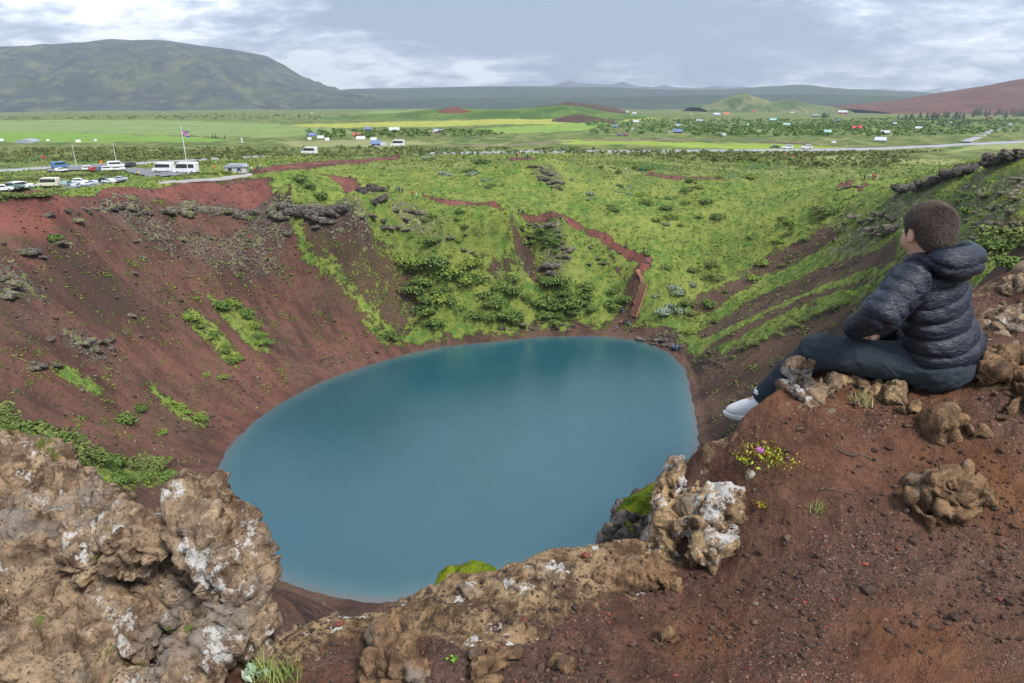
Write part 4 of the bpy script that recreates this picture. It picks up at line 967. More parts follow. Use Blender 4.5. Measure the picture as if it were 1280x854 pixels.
for x, y, r, l in ((160,526,1.7,'round grey green shrub alone on the lower red wall'),(178,516,1.2,'smaller shrub just right of the round one on the lower red wall'),(246,374,.8,'little shrub at the top of the two strips on the red wall'),
                   (485,420,1.6,'bright round shrub low on the wall beside the left end of the far shore'),(470,410,1.3,'yellow green shrub just left of the round one by the far shore'),(495,426,1.0,'smallest shrub of the clump low by the far shore'),
                   (68,303,1.5,'shrub growing behind grey rocks high on the left wall'),(278,472,.9,'small shrub under the left strip of shrubs'),(256,468,.8,'lone little shrub below and left of the strips'),(385,235,2.4,'large dark green shrub in the grass behind the cliff shoulder'),
                   (402,246,2.2,'wide green shrub at the brink of the cliff shoulder'),(374,228,1.8,'shrub at the left end of the grass on the cliff shoulder'),(205,543,.8,'small shrub at the foot of the red wall'),(226,508,1.1,'yellow green shrub on the lower part of the red wall')):
    shrub(x, y, r, 'willow' if r > 1.1 else 'bright', l, None)
band([(210,498),(235,515),(255,528)], 5, .6, 1.1, ['bright'], 'yellow green shrub in the short tongue on the lower red wall', 'short tongue of shrubs on the red wall', 5)
scatter([(500,320),(560,310),(620,360),(615,400),(560,415),(520,400)], 38, 1.2, 2.6, ['willow', 'willow', 'bright'], 'dark green shrub on the steep slope left of the rocky spur', 'shrubs left of the rocky spur')
scatter([(600,370),(640,345),(720,350),(775,350),(780,380),(740,398),(640,405),(600,400)], 40, 1.3, 2.7, ['willow'], 'dense dark green shrub in the thicket under the rocky spur', 'thicket under the rocky spur')
scatter([(640,288),(680,278),(700,290),(720,310),(690,312),(650,300)], 14, .8, 1.6, ['willow'], 'dark shrub on the crown of the rocky spur', 'shrubs on top of the spur')
scatter([(460,240),(560,250),(600,290),(560,320),(480,300)], 13, .7, 1.5, ['willow', 'bright'], 'green shrub among the rocks right of the cliff shoulder', 'shrubs among the rocks of the shoulder')
scatter([(500,200),(600,195),(640,250),(560,245),(500,230)], 11, 1.0, 2.2, ['bright', 'willow', 'pale'], 'low shrub in the grassy saddle left of the mound', 'shrubs in the saddle')
scatter([(700,205),(960,200),(900,300),(830,340),(800,310),(740,260)], 32, 1.0, 2.1, ['willow', 'bright', 'willow'], 'low green shrub in the wide grassy bowl', 'shrubs in the grassy bowl')
scatter([(820,330),(860,330),(870,380),(830,400),(815,370)], 7, 1.0, 1.9, ['pale'], 'pale grey woolly shrub right of the stairs', 'pale shrubs right of the stairs')
scatter([(700,210),(840,215),(860,300),(740,280)], 9, .7, 1.3, ['pale'], 'pale silvery shrub dotted in the grassy bowl', 'pale shrubs in the bowl')
scatter([(870,330),(1000,260),(1060,250),(1020,300),(900,400),(840,430),(850,380)], 26, .8, 1.9, ['willow', 'bright', 'olive'], 'green shrub on the slope beside the long brown scree bands', 'shrubs beside the right scree bands')
band([(1120,345),(1040,385),(960,425),(905,446)], 14, .6, 1.2, ['bright', 'olive'], 'yellow green shrub in the strip between the two lower scree bands', 'strip of shrubs on the right wall', 5, hz=.6)
scatter([(1225,300),(1280,290),(1290,335),(1225,340)], 9, .9, 1.7, ['willow', 'olive'], 'green shrub on the hillside beyond the rocky bank', 'shrubs beyond the rocky bank')
scatter([(1190,250),(1280,230),(1280,290),(1220,300)], 7, .7, 1.3, ['willow'], 'dark shrub on the rocky right hillside', 'shrubs on the rocky right hillside')
band([(-10,247),(30,246),(70,244),(90,240)], 12, .9, 1.5, ['olive'], 'low olive shrub between the red rim and the first row of parked cars', 'hedge by the first row of cars', 3, hz=.7)
band([(0,226),(40,224),(75,221),(110,218),(160,219)], 20, 1.2, 2.0, ['olive', 'willow'], 'olive shrub on the strip between the two rows of parked cars', 'hedge between the rows of cars', 3, hz=.55)
band([(190,226),(235,221),(270,218),(300,216)], 12, .8, 1.3, ['olive', 'bright'], 'low shrub between the vans and the grey walkway', 'hedge beside the walkway', 2, hz=.7)
band([(240,206),(280,205),(330,203),(370,200)], 12, 1.2, 2.0, ['olive'], 'olive shrub on the heath behind the kiosk', 'shrubs behind the kiosk', 3, hz=.5)

# grass clumps and small plants: nobody could count them
def build_cover():
    g = np.random.default_rng(3)
    me = bpy.data.objects['ground'].data; n = len(me.vertices)
    def rd(nm): a = np.empty(n, np.float32); me.attributes[nm].data.foreach_get('value', a); return a
    veg = rd('veg'); red = rd('red'); rock = rd('rock')
    x, y, z = GV.T; r = np.hypot(x, y); az = np.degrees(np.arctan2(x, y))
    inview = (np.abs(az) < 41) & (r > 60) & (r < 330) & (z > .8)
    def tuft(idx, size, blades, tint, name, m, kk=1.0):
        P = GV[idx].astype(float)+np.c_[g.uniform(-.4, .4, (len(idx), 2)), np.zeros(len(idx))]; k = len(P)
        s = size*g.uniform(.5, 1.4, k)*np.clip(r[idx]/170, .7, 1.5)
        V = np.empty((k, blades, 4, 3)); 
        for b in range(blades):
            a = g.uniform(0, 6.28, k); tilt = g.uniform(.2, 1.0, k); w = s*g.uniform(.35, .6, k)
            dx, dy = np.cos(a), np.sin(a); ox = g.uniform(-.5, .5, k)*s; oy = g.uniform(-.5, .5, k)*s
            bx = P[:, 0]+ox; by = P[:, 1]+oy; bz = P[:, 2]-.1
            V[:, b, 0] = np.c_[bx-dy*w, by+dx*w, bz]; V[:, b, 1] = np.c_[bx+dy*w, by-dx*w, bz]
            V[:, b, 2] = np.c_[bx+dy*w*.6+dx*s*tilt, by-dx*w*.6+dy*s*tilt, bz+s*kk]; V[:, b, 3] = np.c_[bx-dy*w*.6+dx*s*tilt, by+dx*w*.6+dy*s*tilt, bz+s*kk*.9]
        T = np.repeat(np.clip(tint(P)+g.normal(0, .2, k), 0, 1), blades*4)
        V = V.reshape(-1, 3); mm = mesh_np(name, V, np.arange(len(V)).reshape(-1, 4), [m], smooth=False); attr_f(mm, 'tone', T); link(name, mm, kind='stuff')
    wgt = r*r*np.clip(veg-.35, 0, 1)*inview; wgt[red > .5] = 0
    wgt[r > 195] *= .3; idx = g.choice(n, 30000, p=wgt/wgt.sum())
    tuft(idx, .30, 3, lambda P: .85+.5*fbm(P[:, 0]/7, P[:, 1]/7, 2, 3), 'grass', M_bright, .8)
    cl = fbm(x[inview]/2.6, y[inview]/2.6, z[inview]/5, 3, .6)
    w2 = np.zeros(n); w2[inview] = (r[inview]**2)*(veg[inview] < .35)*(red[inview] < .6)*np.clip(cl-.12, 0, 1)**1.2*(.25+np.clip(fbm(x[inview]/17, y[inview]/17, 6, 3)+.05, 0, 1)*4)
    idx = g.choice(n, 9000, p=w2/w2.sum()); tuft(idx, .24, 3, lambda P: .6+0*P[:, 0], 'small_plants', M_bright, .6)
    # loose stones on the scree
    import bmesh
    protos = []
    for s in range(4):
        bm = bmesh.new(); bmesh.ops.create_icosphere(bm, subdivisions=1, radius=1)
        for v in bm.verts: v.co *= 1+random.uniform(-.35, .3); v.co.z *= .75
        protos.append((np.array([v.co[:] for v in bm.verts]), np.array([[v.index for v in f.verts] for f in bm.faces]))); bm.free()
    w3 = np.zeros(n); sub = inview & (veg < .5); w3[sub] = (r[sub]**2)*(.15+np.clip(fbm(x[sub]/11, y[sub]/11, 8, 4, .6)+.02, 0, 1)**1.5*6+rock[sub]*3)
    dl = np.full(n, 99.); dl[sub] = sdpoly(x[sub], y[sub], LAKE); w3[sub] *= np.where((dl[sub] < 9) & (dl[sub] > 0), 3.0, 1)
    idx = g.choice(n, 9000, p=w3/w3.sum()); Vs, Fs, Cs = [], [], []; off = 0
    sz = np.clip(g.lognormal(-2.05, .55, len(idx)), .06, .7)
    pal = np.array([(.07,.045,.038),(.12,.085,.07),(.20,.17,.145),(.05,.035,.03),(.16,.07,.05)])
    ci = g.choice(5, len(idx), p=[.34, .27, .13, .16, .10])
    for i, v in enumerate(idx):
        P, T = protos[i % 4]; a = g.uniform(0, 6.28); ca, sa = math.cos(a), math.sin(a)
        Q = np.stack([P[:, 0]*ca-P[:, 1]*sa, P[:, 0]*sa+P[:, 1]*ca, P[:, 2]], 1)*sz[i]+GV[v]+(g.uniform(-.3, .3), g.uniform(-.3, .3), .1*sz[i])
        Vs.append(Q); Fs.append(T+off); off += len(P); Cs.append(np.repeat(pal[ci[i]][None], len(P), 0))
    mm = mesh_np('scree_stones', np.concatenate(Vs), np.concatenate(Fs), smooth=False); attr_c(mm, 'col', np.concatenate(Cs))
    t = NT('scree_stone'); t.fin(t.mix(t.noise(3, 4, .6), t.attr('col', 'Color'), (.09, .065, .05)), .9, spec=.2); mm.materials.append(t.m); link('scree_stones', mm, kind='stuff')
build_cover()

# lava outcrops on the crater walls
def outcrop_mesh(seed, sq=.6, h=.055):
    g = np.random.default_rng(seed); C = [(np.array([g.uniform(-.6, .6), g.uniform(-.35, .35), g.uniform(-.2, .2)*sq]), g.uniform(.3, .5)) for _ in range(6)]
    def fn(X, Y, Z):
        X2 = X+.10*perlin(X*2.5, Y*2.5, Z*2.5+seed); D = None
        for c, r in C:
            # boxy blobs: blocky lava
            q = np.maximum(np.maximum(np.abs(X2-c[0]), np.abs(Y-c[1])), np.abs(Z-c[2])/sq)-r*.85; e = sd_ell(X2, Y, Z, c, (r, r, r*sq)); d = .55*e+.45*q
            D = d if D is None else smin(D, d, .04)
        return D
    V, F = sdf_mesh(fn, (-1.3, -1.1, -.9), (1.3, 1.1, .9), h)
    N = vnormals(V, F); x, y, z = V.T
    d = .10*fbm(x*2.2, y*2.2, z*3+seed, 4, .6)+.07*fbm(x*5, y*5, z*9+seed, 3, .6, ridged=True)-.13*np.exp(-(fbm(x*2.4+seed, y*2.4, z*3, 2)/.05)**2)
    return V+N*d[:, None], F
def lava_mat(name, k=1.0, yel=.5):
    t = NT(name); P = t.gpos(); a = t.noise(.9, 6, .7, P); b = t.noise(4, 6, .7, P)
    c = t.mix(t.step(a, .36, .62), (.045*k, .037*k, .034*k), (.17*k, .145*k, .125*k)); c = t.mix(t.math('MULTIPLY', t.step(b, .52, .66), .6), c, (.26*k, .235*k, .20*k))
    c = t.mix(t.math('MULTIPLY', t.step(b, .30, .42), 1.0), (.03, .022, .02), c)
    c = t.mix(t.math('MULTIPLY', t.step(t.noise(1.6, 6, .7, t.map(P, loc=(3, 3, 3))), .60-.1*yel, .66-.1*yel), .85), c, (.20, .21, .06))
    return t.fin(c, .93, t.bump(b, .8, .25), spec=.15)
M_lava = lava_mat('lava', 1.0, .35); M_lavay = lava_mat('mossy_lava', 1.15, .95); M_lavad = lava_mat('dark_lava', .75, .1); M_lavag = lava_mat('brown_lava', 1.0, .0)
OC = {}
for i, m in enumerate((M_lava, M_lavay, M_lavad, M_lavag)):
    for j in range(3):
        if i == 0: OC[('v', j)] = outcrop_mesh(40+j)
        V, F = OC[('v', j)]; OC[(i, j)] = mesh_np('rock', V, F, [m], smooth=False)
def outcrop(px, py, r, k, label, group=None, sx=1.4, sz=.8, name='rock', rot=None, sink=.25):
    p = gp(px, py); o = link(name, OC[(k, random.randrange(3))], loc=(p[0], p[1], p[2]+r*sz*(.5-sink)*.6), label=label, cat='rock' if name == 'rock' else 'outcrop', group=group)
    o.rotation_euler = (random.uniform(-.2, .2), random.uniform(-.25, .25), random.uniform(-.5, .5) if rot is None else rot); o.scale = (r*sx*random.uniform(.85, 1.2), r*random.uniform(.8, 1.1), r*sz*random.uniform(.85, 1.2)); return o
def oband(pts, n, r0, r1, k, label, group, w=3, **kw):
    P = np.array(pts, float); s = np.r_[0, np.cumsum(np.linalg.norm(np.diff(P, axis=0), axis=1))]
    for i in range(n):
        q = (i+.5+random.uniform(-.3, .3))/n*s[-1]; outcrop(np.interp(q, s, P[:, 0])+random.uniform(-w, w)*.4, np.interp(q, s, P[:, 1])+random.uniform(-w, w), random.uniform(r0, r1), k if isinstance(k, int) else random.choice(k), label, group, **kw)
oband([(80,264),(110,266),(140,266),(165,268),(195,272)], 12, .5, 1.3, [0, 2], 'dark lava block in the thin ledge band high on the left wall', 'thin ledge band high on the left wall', 3)
oband([(205,272),(230,268),(258,266),(290,268),(325,272)], 17, 1.3, 2.5, [0, 1], 'grey layered lava block in the thick ledge band under the walkway', 'thick ledge band under the walkway', 4, sx=1.1, sz=1.0)
oband([(340,262),(352,275),(360,290)], 5, 1.2, 2.2, [0, 1], 'grey lava rib running down at the right end of the thick ledge band', 'lava rib at the end of the ledge band', 2, sz=1.3)
oband([(355,262),(385,266),(412,272),(430,268)], 8, 1.8, 3.1, [3, 2, 3], 'large overhanging brown lava block on the cliff shoulder', 'overhanging blocks of the cliff shoulder', 3, sz=1.0)
oband([(390,284),(405,282),(420,280)], 3, 1.8, 2.4, [3], 'tan lava block at the foot of the cliff shoulder', 'blocks at the foot of the shoulder', 3)
oband([(452,245),(462,234),(474,240),(480,250),(462,255)], 7, 1.2, 2.3, [2, 0], 'dark jagged lava pinnacle right of the red cinder patch', 'pinnacles right of the red cinder patch', 3, sz=1.3)
oband([(440,275),(480,275),(500,262),(530,268),(470,290),(520,285)], 13, .8, 1.6, [0, 2], 'dark lava boulder in the grass right of the cliff shoulder', 'boulders right of the cliff shoulder', 5)
oband([(120,290),(190,295),(250,300),(320,305)], 15, .5, 1.1, [0, 1], 'small mossy lava lump on the upper red wall below the ledge bands', 'lava lumps on the upper red wall', 9)
oband([(150,330),(230,330),(320,325)], 9, .4, .8, [0, 1], 'scattered small stone on the middle of the red wall', 'stones on the middle of the red wall', 14)
outcrop(60,270,1.6,0,'grey lava knob standing just under the left end of the red rim'); outcrop(98,280,1.3,1,'grey lava knob right above the shrub on the left wall')
outcrop(35,318,2.3,0,'biggest round grey boulder on the upper left wall'); outcrop(72,306,1.5,1,'grey boulder in front of the shrub on the upper left wall'); outcrop(52,322,1.0,0,'boulder just right of the biggest round one')
outcrop(64,428,.8,3,'pale boulder alone in the middle of the left wall'); outcrop(163,395,1.1,1,'flat pale mossy boulder near the middle of the red wall')
oband([(-5,345),(10,352),(20,362),(5,370),(15,380)], 7, 1.1, 1.9, [0, 1], 'yellow mossed grey crag at the left edge', 'mossed crag at the left edge', 4)
oband([(95,432),(115,430),(140,426),(120,440)], 9, .8, 1.5, [0, 1], 'mossy lava crag sticking out of the lower left wall', 'crag in the lower left wall', 4)
oband([(35,462),(48,458),(60,455),(75,462)], 5, .6, 1.1, [0, 2], 'small dark lava boulder beside the green tongue on the left wall', 'boulders by the green tongue', 3)
oband([(660,212),(675,216),(690,222),(700,232),(680,228)], 12, .9, 1.7, [1, 0], 'mossy lava rock on the flank of the far mound', 'rocks on the far mound', 5)
oband([(650,283),(690,285),(705,305),(715,320),(700,318)], 13, .8, 1.7, [1, 0], 'mossy lava rock on the face of the rocky spur', 'rocks on the rocky spur', 5)
oband([(686,338),(690,332),(694,343)], 3, 1.4, 2.0, [3], 'pinkish grey lava boulder low on the rocky spur', 'boulders low on the spur', 3)
oband([(735,310),(745,322),(760,335),(730,330)], 6, .6, 1.2, [1], 'small mossy rock on the slope left of the red path', 'rocks left of the red path', 4)
oband([(575,300),(590,310),(600,330),(560,300)], 7, .5, 1.0, [0, 3], 'small grey rock on the brown slope left of the spur', 'rocks left of the spur', 8)
oband([(1045,240),(1060,236),(1078,233)], 5, .7, 1.2, [0, 1], 'mossy rock on the small knoll beside the red patch', 'rocks on the knoll', 2)
oband([(1122,246),(1140,240),(1160,232),(1180,226),(1205,218),(1230,211),(1255,205),(1280,199)], 22, 1.4, 2.4, [2, 0, 2], 'dark jagged lava block in the crest line of the right rim', 'lava crest of the right rim', 3, sz=1.1)
oband([(1045,300),(1060,285),(1080,275),(1100,272),(1120,285),(1090,290),(1110,300)], 20, .9, 1.7, [0, 1, 2], 'grey mossy lava block in the outcrop left of the head of the boy', 'outcrop left of the head', 6)
oband([(1160,255),(1200,245),(1240,240),(1280,235),(1260,265),(1210,275),(1240,290),(1280,285)], 26, .6, 1.3, [1, 0], 'mossy lava rock on the hillside right of the head of the boy', 'rocks right of the head', 8)
oband([(1225,318),(1240,312),(1215,300)], 6, .5, .9, [1, 0], 'pale mossy rock close behind the hood', 'rocks close behind the hood', 5)
oband([(620,411),(680,406),(740,410)], 9, .5, 1.1, [3, 0], 'brown boulder along the far shore under the thicket', 'boulders along the far shore', 3)
oband([(800,425),(822,428),(835,432),(855,436)], 8, .8, 1.6, [3, 2], 'dark brown boulder at the water beside the blue hikers', 'boulders at the right end of the far shore', 3)
# ------------------------------------------------------------------ houses on the plain
def paint(name, c, r=.6): return mat(name, c, r, .1, 1.5)
WALL = dict(white=paint('white_wall', (.42,.42,.41)), brown=paint('brown_timber', (.16,.085,.05)), dark=paint('dark_timber', (.055,.045,.045)), red=paint('red_wall', (.38,.07,.06)),
            tan=paint('tan_wall', (.50,.38,.24)), orange=paint('orange_timber', (.50,.20,.08)), peach=paint('peach_wall', (.62,.45,.38)), blue=paint('blue_wall', (.12,.20,.42)), grey=paint('grey_wall', (.36,.37,.40)), teal=paint('teal_wall', (.20,.42,.42)))
ROOF = dict(white=paint('white_roof', (.48,.49,.50), .5), grey=paint('grey_roof', (.30,.33,.38), .5), lilac=paint('pale_lilac_roof', (.48,.50,.60), .5), dark=paint('dark_roof', (.08,.085,.10), .5), red=paint('red_roof', (.55,.05,.08), .5),
            blue=paint('blue_roof', (.12,.17,.32), .5), teal=paint('teal_roof', (.30,.48,.45), .5), brown=paint('brown_roof', (.14,.07,.06), .5), orange=paint('orange_roof', (.55,.19,.08), .5))
M_glass = mat('window_glass', (.03,.04,.05), .15, .1, 2, spec=.6)
def house(px, py, wpx, wall, roof, label, group=None, h=None, turn=0.0):
    p = gp(px, py); d = float(p[1])/ray(px, py)[1]; w = wpx*d/FPX*.74; dp = w*.62; hh = (h or .24)*w+.3; rh = .28*dp+.5
    t = thing('house', label, 'house', (p[0], p[1], p[2]-.3), turn+math.atan2(-p[0], p[1]), group)
    b = MB(); b.box(-w/2, w/2, -dp/2, dp/2, 0, hh)
    i = len(b.v); b.v += [(-w/2, -dp/2, hh), (-w/2, dp/2, hh), (-w/2, 0, hh+rh), (w/2, -dp/2, hh), (w/2, dp/2, hh), (w/2, 0, hh+rh)]; b.f += [(i, i+2, i+1), (i+3, i+4, i+5)]
    b.build('wall', WALL[wall], t)
    r = MB(); e = .35; k = rh*(dp/2+e)/(dp/2)
    for s in (-1, 1):
        r.quad((-w/2-e, s*(dp/2+e), hh+rh-k+.05), (w/2+e, s*(dp/2+e), hh+rh-k+.05), (w/2+e, 0, hh+rh+.05), (-w/2-e, 0, hh+rh+.05))
        r.quad((-w/2-e, s*(dp/2+e), hh+rh-k+.22), (w/2+e, s*(dp/2+e), hh+rh-k+.22), (w/2+e, 0, hh+rh+.22), (-w/2-e, 0, hh+rh+.22))
        r.quad((-w/2-e, s*(dp/2+e), hh+rh-k+.05), (w/2+e, s*(dp/2+e), hh+rh-k+.05), (w/2+e, s*(dp/2+e), hh+rh-k+.22), (-w/2-e, s*(dp/2+e), hh+rh-k+.22))
    r.build('roof', ROOF[roof], t)
    if wpx >= 8:
        for q in (-.3, .28):
            m = MB(); m.box(w*q-.09*w, w*q+.09*w, -dp/2-.06, -dp/2-.01, hh*.38, hh*.8); m.build('window', M_glass, t)
        m = MB(); m.box(-.05*w, .05*w, -dp/2-.07, -dp/2-.01, .25, hh*.78); m.build('door', WALL['white' if wall != 'white' else 'brown'], t)
    return t
for a in ((390,171,12,'red','blue','small red house with a blue roof, leftmost of the hamlet on the near plain',None,.22,.3),(401,174,9,'brown','white','brown shed with a white roof below the red house with the blue roof'),
          (387,174.5,4,'white','white','tiny white hut beside the red house with the blue roof'),(405,170.5,4,'white','grey','tiny pale hut right of the red house with the blue roof'),(409,175.5,5,'red','lilac','low red hut at the right end of the leftmost cluster'),
          (447,172,13,'red','red','bright crimson roofed house in the middle of the hamlet'),(451,176,13,'tan','white','white roofed tan house in front of the crimson roofed one'),(467,176,8,'orange','white','small orange house right of the white roofed tan one'),
          (470,182,15,'blue','blue','long dark blue roofed building at the near side of the hamlet'),(479,182.5,7,'blue','grey','short blue building attached to the long dark blue roofed one'),(460,163,10,'blue','blue','dark blue house on the edge of the yellow field'),
          (493,165.5,16,'brown','white','wide white roofed brown house by the yellow field'),(548,167,14,'red','grey','grey roofed red house alone right of the hamlet'),
          (283,0,0,0,0,0),
          (784,141,5,'white','white','small white house left of the bright yellow field end'),(793,143,7,'peach','lilac','pale pink roofed house beyond the bright yellow field'),(795,154,9,'white','white','long white house right behind the yellow field'),
          (769,160,9,'grey','blue','slate blue roofed cabin just beyond the yellow field'),(791,162.5,4,'grey','grey','tiny grey cabin right of the slate blue one'),(774,170,7,'dark','dark','dark half of the twin cabins above the long green field'),(782,170,8,'red','brown','red half of the twin cabins above the long green field'),
          (847,167,14,'dark','blue','wide dark cabin with a slate blue roof in the birch scrub'),(834,166.5,5,'white','grey','small pale hut left of the wide dark cabin'),(848,159,9,'red','grey','dark red cabin above the wide dark cabin'),
          (874,153,10,'white','grey','whitish house with a grey roof at the scrub edge'),(896,145,10,'white','lilac','bluish white house left of the peach one'),(908,144.5,10,'peach','peach' if False else 'orange','peach coloured house near the middle of the far plain'),
          (889,139.5,8,'white','white','white house in the row behind the peach house'),(932,140,8,'white','lilac','white house right of the peach one'),(942,140.5,5,'red','red','small red house on the far plain'),(918,139,4,'blue','blue','small blue house between the peach and the red one'),
          (894,163,8,'grey','lilac','grey roofed cabin in the birch scrub below the peach house'),(904,170,6,'orange','white','small orange and white cabin at the near edge of the scrub'),(966,152,10,'dark','teal','dark cabin with a teal roof in the birches'),
          (937,157.5,7,'teal','teal','teal cabin hidden in the birches'),(983,158,10,'teal','teal','long teal roofed house in the birches'),(990,142,5,'white','white','small white house above the teal ones'),(950,165.5,5,'grey','grey','small grey cabin low in the scrub'),
          (1006,134,7,'red','white','red and white farmhouse under the blue ridge'),(1019,146,8,'dark','grey','dark house with a grey roof beside dark trees'),(1026,141,4,'orange','orange','small orange house behind the one with dark trees'),
          (1053,143,14,'red','white','wide white house with a red base on the far plain'),(1061,136.5,6,'peach','orange','small peach house behind the wide white one'),(1071,133,6,'white','white','white house right of the peach one under the red hill'),(1065,131,4,'white','grey','tiny grey roofed house under the red hill'),
          (1048,152,6,'blue','blue','small bright blue cabin in the birches'),(1034,167,11,'dark','teal','dark cabin with a teal roof near the road'),(1071,163,14,'red','red','red roofed cabin in the birches'),(1106,168,12,'dark','lilac','dark cabin with a pale lilac roof'),
          (1100,178,16,'orange','lilac','orange brown cabin nearest the main road'),(1118,156,6,'grey','lilac','small steep grey roofed cabin in the birches'),(1148,162,9,'tan','white','white gabled cabin right of the lilac roofed one'),
          (1187,155,6,'white','lilac','steep white A shaped cabin near the dark conifers'),(1253,133,8,'white','white','white farmhouse on the slope of the red hill'),(1262,137,9,'white','lilac','bluish roofed barn below the white farmhouse'),
          (1236,149,10,'orange','brown','low orange brown house under the conifers at the right'),(1042,179.5,5,'white','white','tiny white hut beside the main road'),(40,175.5,1,0,0,0),(98,178,5,'white','white','small white house on the green field at the left')):
    if a[2] in (0, 1): continue
    house(*a)
for i, (x, y) in enumerate(((773,126.5),(777,131.5),(804,130.5),(752,134.5),(757,135),(813,132.5),(864,143.5),(907,137.5),(960,136.5),(876,135.5),(900,137),(1147,137.5),(120,177),(60,176.5),(390,142),(18,137.5),(1030,158),(925,136))):
    house(x, y, 2.8, 'white', 'white', 'tiny white house speck far out on the plain', 'tiny far houses', turn=random.uniform(-.6, .6))
def hangar():
    p = gp(35, 178.5); d = float(p[1])/ray(35, 178.5)[1]; w = 20*d/FPX; h = w*.22
    t = thing('barn', 'long grey barn with a rounded roof on the bright green field at the left', 'barn', p, .2); b = MB(); n = 12
    prof = [(w/2*math.cos(math.pi*k/n), h*math.sin(math.pi*k/n)**.7) for k in range(n+1)]; b.prism(prof, -5, 5); b.build('roof', ROOF['grey'], t, smooth=False)
    m = MB(); m.box(w*.28, w*.48, -5.2, -5.02, 0, h*.5); m.build('door', WALL['white'], t)
hangar(); house(0, 178, 9, 'white', 'lilac', 'white house cut by the left edge of the picture on the green field')
# ------------------------------------------------------------------ trees of the plain
def build_woods():
    g = np.random.default_rng(9)
    def clumps(polys, n, s0, s1, name, m, kind='stuff'):
        Vs, Ts = [], []; k = 0
        W = [[tuple(hit(*q)[:2]) for q in p] for p in polys]
        for pl, cnt in zip(W, n):
            a = np.array(pl); x = g.uniform(a[:, 0].min(), a[:, 0].max(), cnt*4); y = g.uniform(a[:, 1].min(), a[:, 1].max(), cnt*4)
            ok = inpoly(x, y, pl) & (fbm(x/50, y/50, 3, 3) > g.uniform(-.5, .2, len(x))); x, y = x[ok][:cnt], y[ok][:cnt]; z = surf(x, y)
            for i in range(len(x)):
                s = g.uniform(s0, s1); V, F, T = leaves([(0, 0, s*.45, s*.55), (.3*s, .1*s, s*.3, s*.4), (-.3*s, 0, s*.35, s*.4)], 26, s*.55, int(g.integers(1e9)))
                Vs.append(V+(x[i], y[i], z[i])); Ts.append(T*.7+g.uniform(0, .3))
        V = np.concatenate(Vs); mm = mesh_np(name, V, np.arange(len(V)).reshape(-1, 4), [m], smooth=False); attr_f(mm, 'tone', np.concatenate(Ts)); link(name, mm, kind='stuff')
    clumps([[(730,150),(860,150),(1000,150),(1160,150),(1280,150),(1280,166),(1180,172),(1000,172),(860,170),(740,168)], [(800,158),(1000,155),(1180,155),(1100,170),(900,172)]], (1300, 500), 1.6, 3.4, 'birch_scrub', leaf_mat('birch_leaves', (.055, .12, .03), (.15, .24, .06)))
    clumps([[(0,188),(330,186),(560,186),(700,186),(1000,192),(1180,190),(1100,198),(700,192),(330,198),(0,204)], [(0,194),(180,190),(340,192),(300,200),(0,204)],[(700,192),(1100,192),(1150,200),(1100,210),(1000,210),(850,200)]], (900, 350, 400), .8, 1.9, 'heath_scrub', M_olive)
    clumps([[(380,166),(560,164),(640,168),(600,172),(400,174)],[(0,147),(400,145),(640,143),(640,148),(300,150),(0,151)],[(500,140),(660,134),(820,142),(820,148),(660,142)]], (160, 260, 240), 1.8, 3.6, 'copse', M_willow)
build_woods()
def conifer_mesh():
    g = np.random.default_rng(4); V = []; T = []
    for k in range(9):
        z = .12+k*.095; r = .30*(1-k/9.6); n = 34-3*k
        for i in range(n):
            a = g.uniform(0, 6.28); rr = r*g.uniform(.5, 1.1); c = np.array([math.cos(a)*rr, math.sin(a)*rr, z-rr*.35+g.uniform(-.02, .02)]); d = np.array([math.cos(a), math.sin(a), -.45])*.10; s = np.array([-math.sin(a), math.cos(a), 0])*.05
            V += [c-d, c+s, c+d, c-s]; T += [g.uniform(0, 1)]*4
    me = mesh_np('crown', np.array(V), np.arange(len(V)).reshape(-1, 4), [M_conif], smooth=False); attr_f(me, 'tone', np.array(T)); return me
CONE = conifer_mesh(); _tb = MB(); _tb.tube((0, 0, -.05), (0, 0, .8), .03, .01, 6); TRUNK = _tb.mesh('trunk', M_bark)
def conifer(px, py, hpx, label, group):
    hpx = hpx*.78
    p = gp(px, py); d = float(p[1])/ray(px, py)[1]; h = hpx*d/FPX
    t = thing('conifer_tree', label, 'tree', p, random.uniform(0, 6), group); t.scale = (h*.9, h*.9, h)
    link('crown', CONE, t); link('trunk', TRUNK, t)
for i in range(46):
    x = random.uniform(1122, 1205); conifer(x, 149-(x-1122)*.02+random.uniform(-2, 2.5), random.uniform(6, 11), 'dark conifer in the long row under the red hill', 'conifer row under the red hill')
for i in range(24):
    x = random.uniform(1212, 1282); conifer(x, 145+random.uniform(-2, 3), random.uniform(8, 14), 'tall dark conifer in the grove at the right edge', 'conifer grove at the right edge')
for i in range(14):
    x = random.uniform(1158, 1215); conifer(x, 156+random.uniform(-2, 3), random.uniform(6, 9), 'conifer standing in front of the long row', 'conifers before the row')
for i in range(7): conifer(random.uniform(1022, 1036), 147+random.uniform(-1, 1), 8, 'dark conifer beside the house with the grey roof', 'conifers by the dark house')
for i in range(4): conifer(random.uniform(998, 1003)+i, 137, 5, 'small conifer beside the red and white farmhouse', 'conifers by the farmhouse')
for x, y, h, l in ((281,173,6,'dense dark bush tree on the pale green field'),(266,172,6,'thin young tree left of the dense one on the pale field'),(270,172.5,7,'thin taller young tree beside the other thin one'),(469,163.5,7,'small dark tree beside the dark blue house')): conifer(x, y, h, l, None)

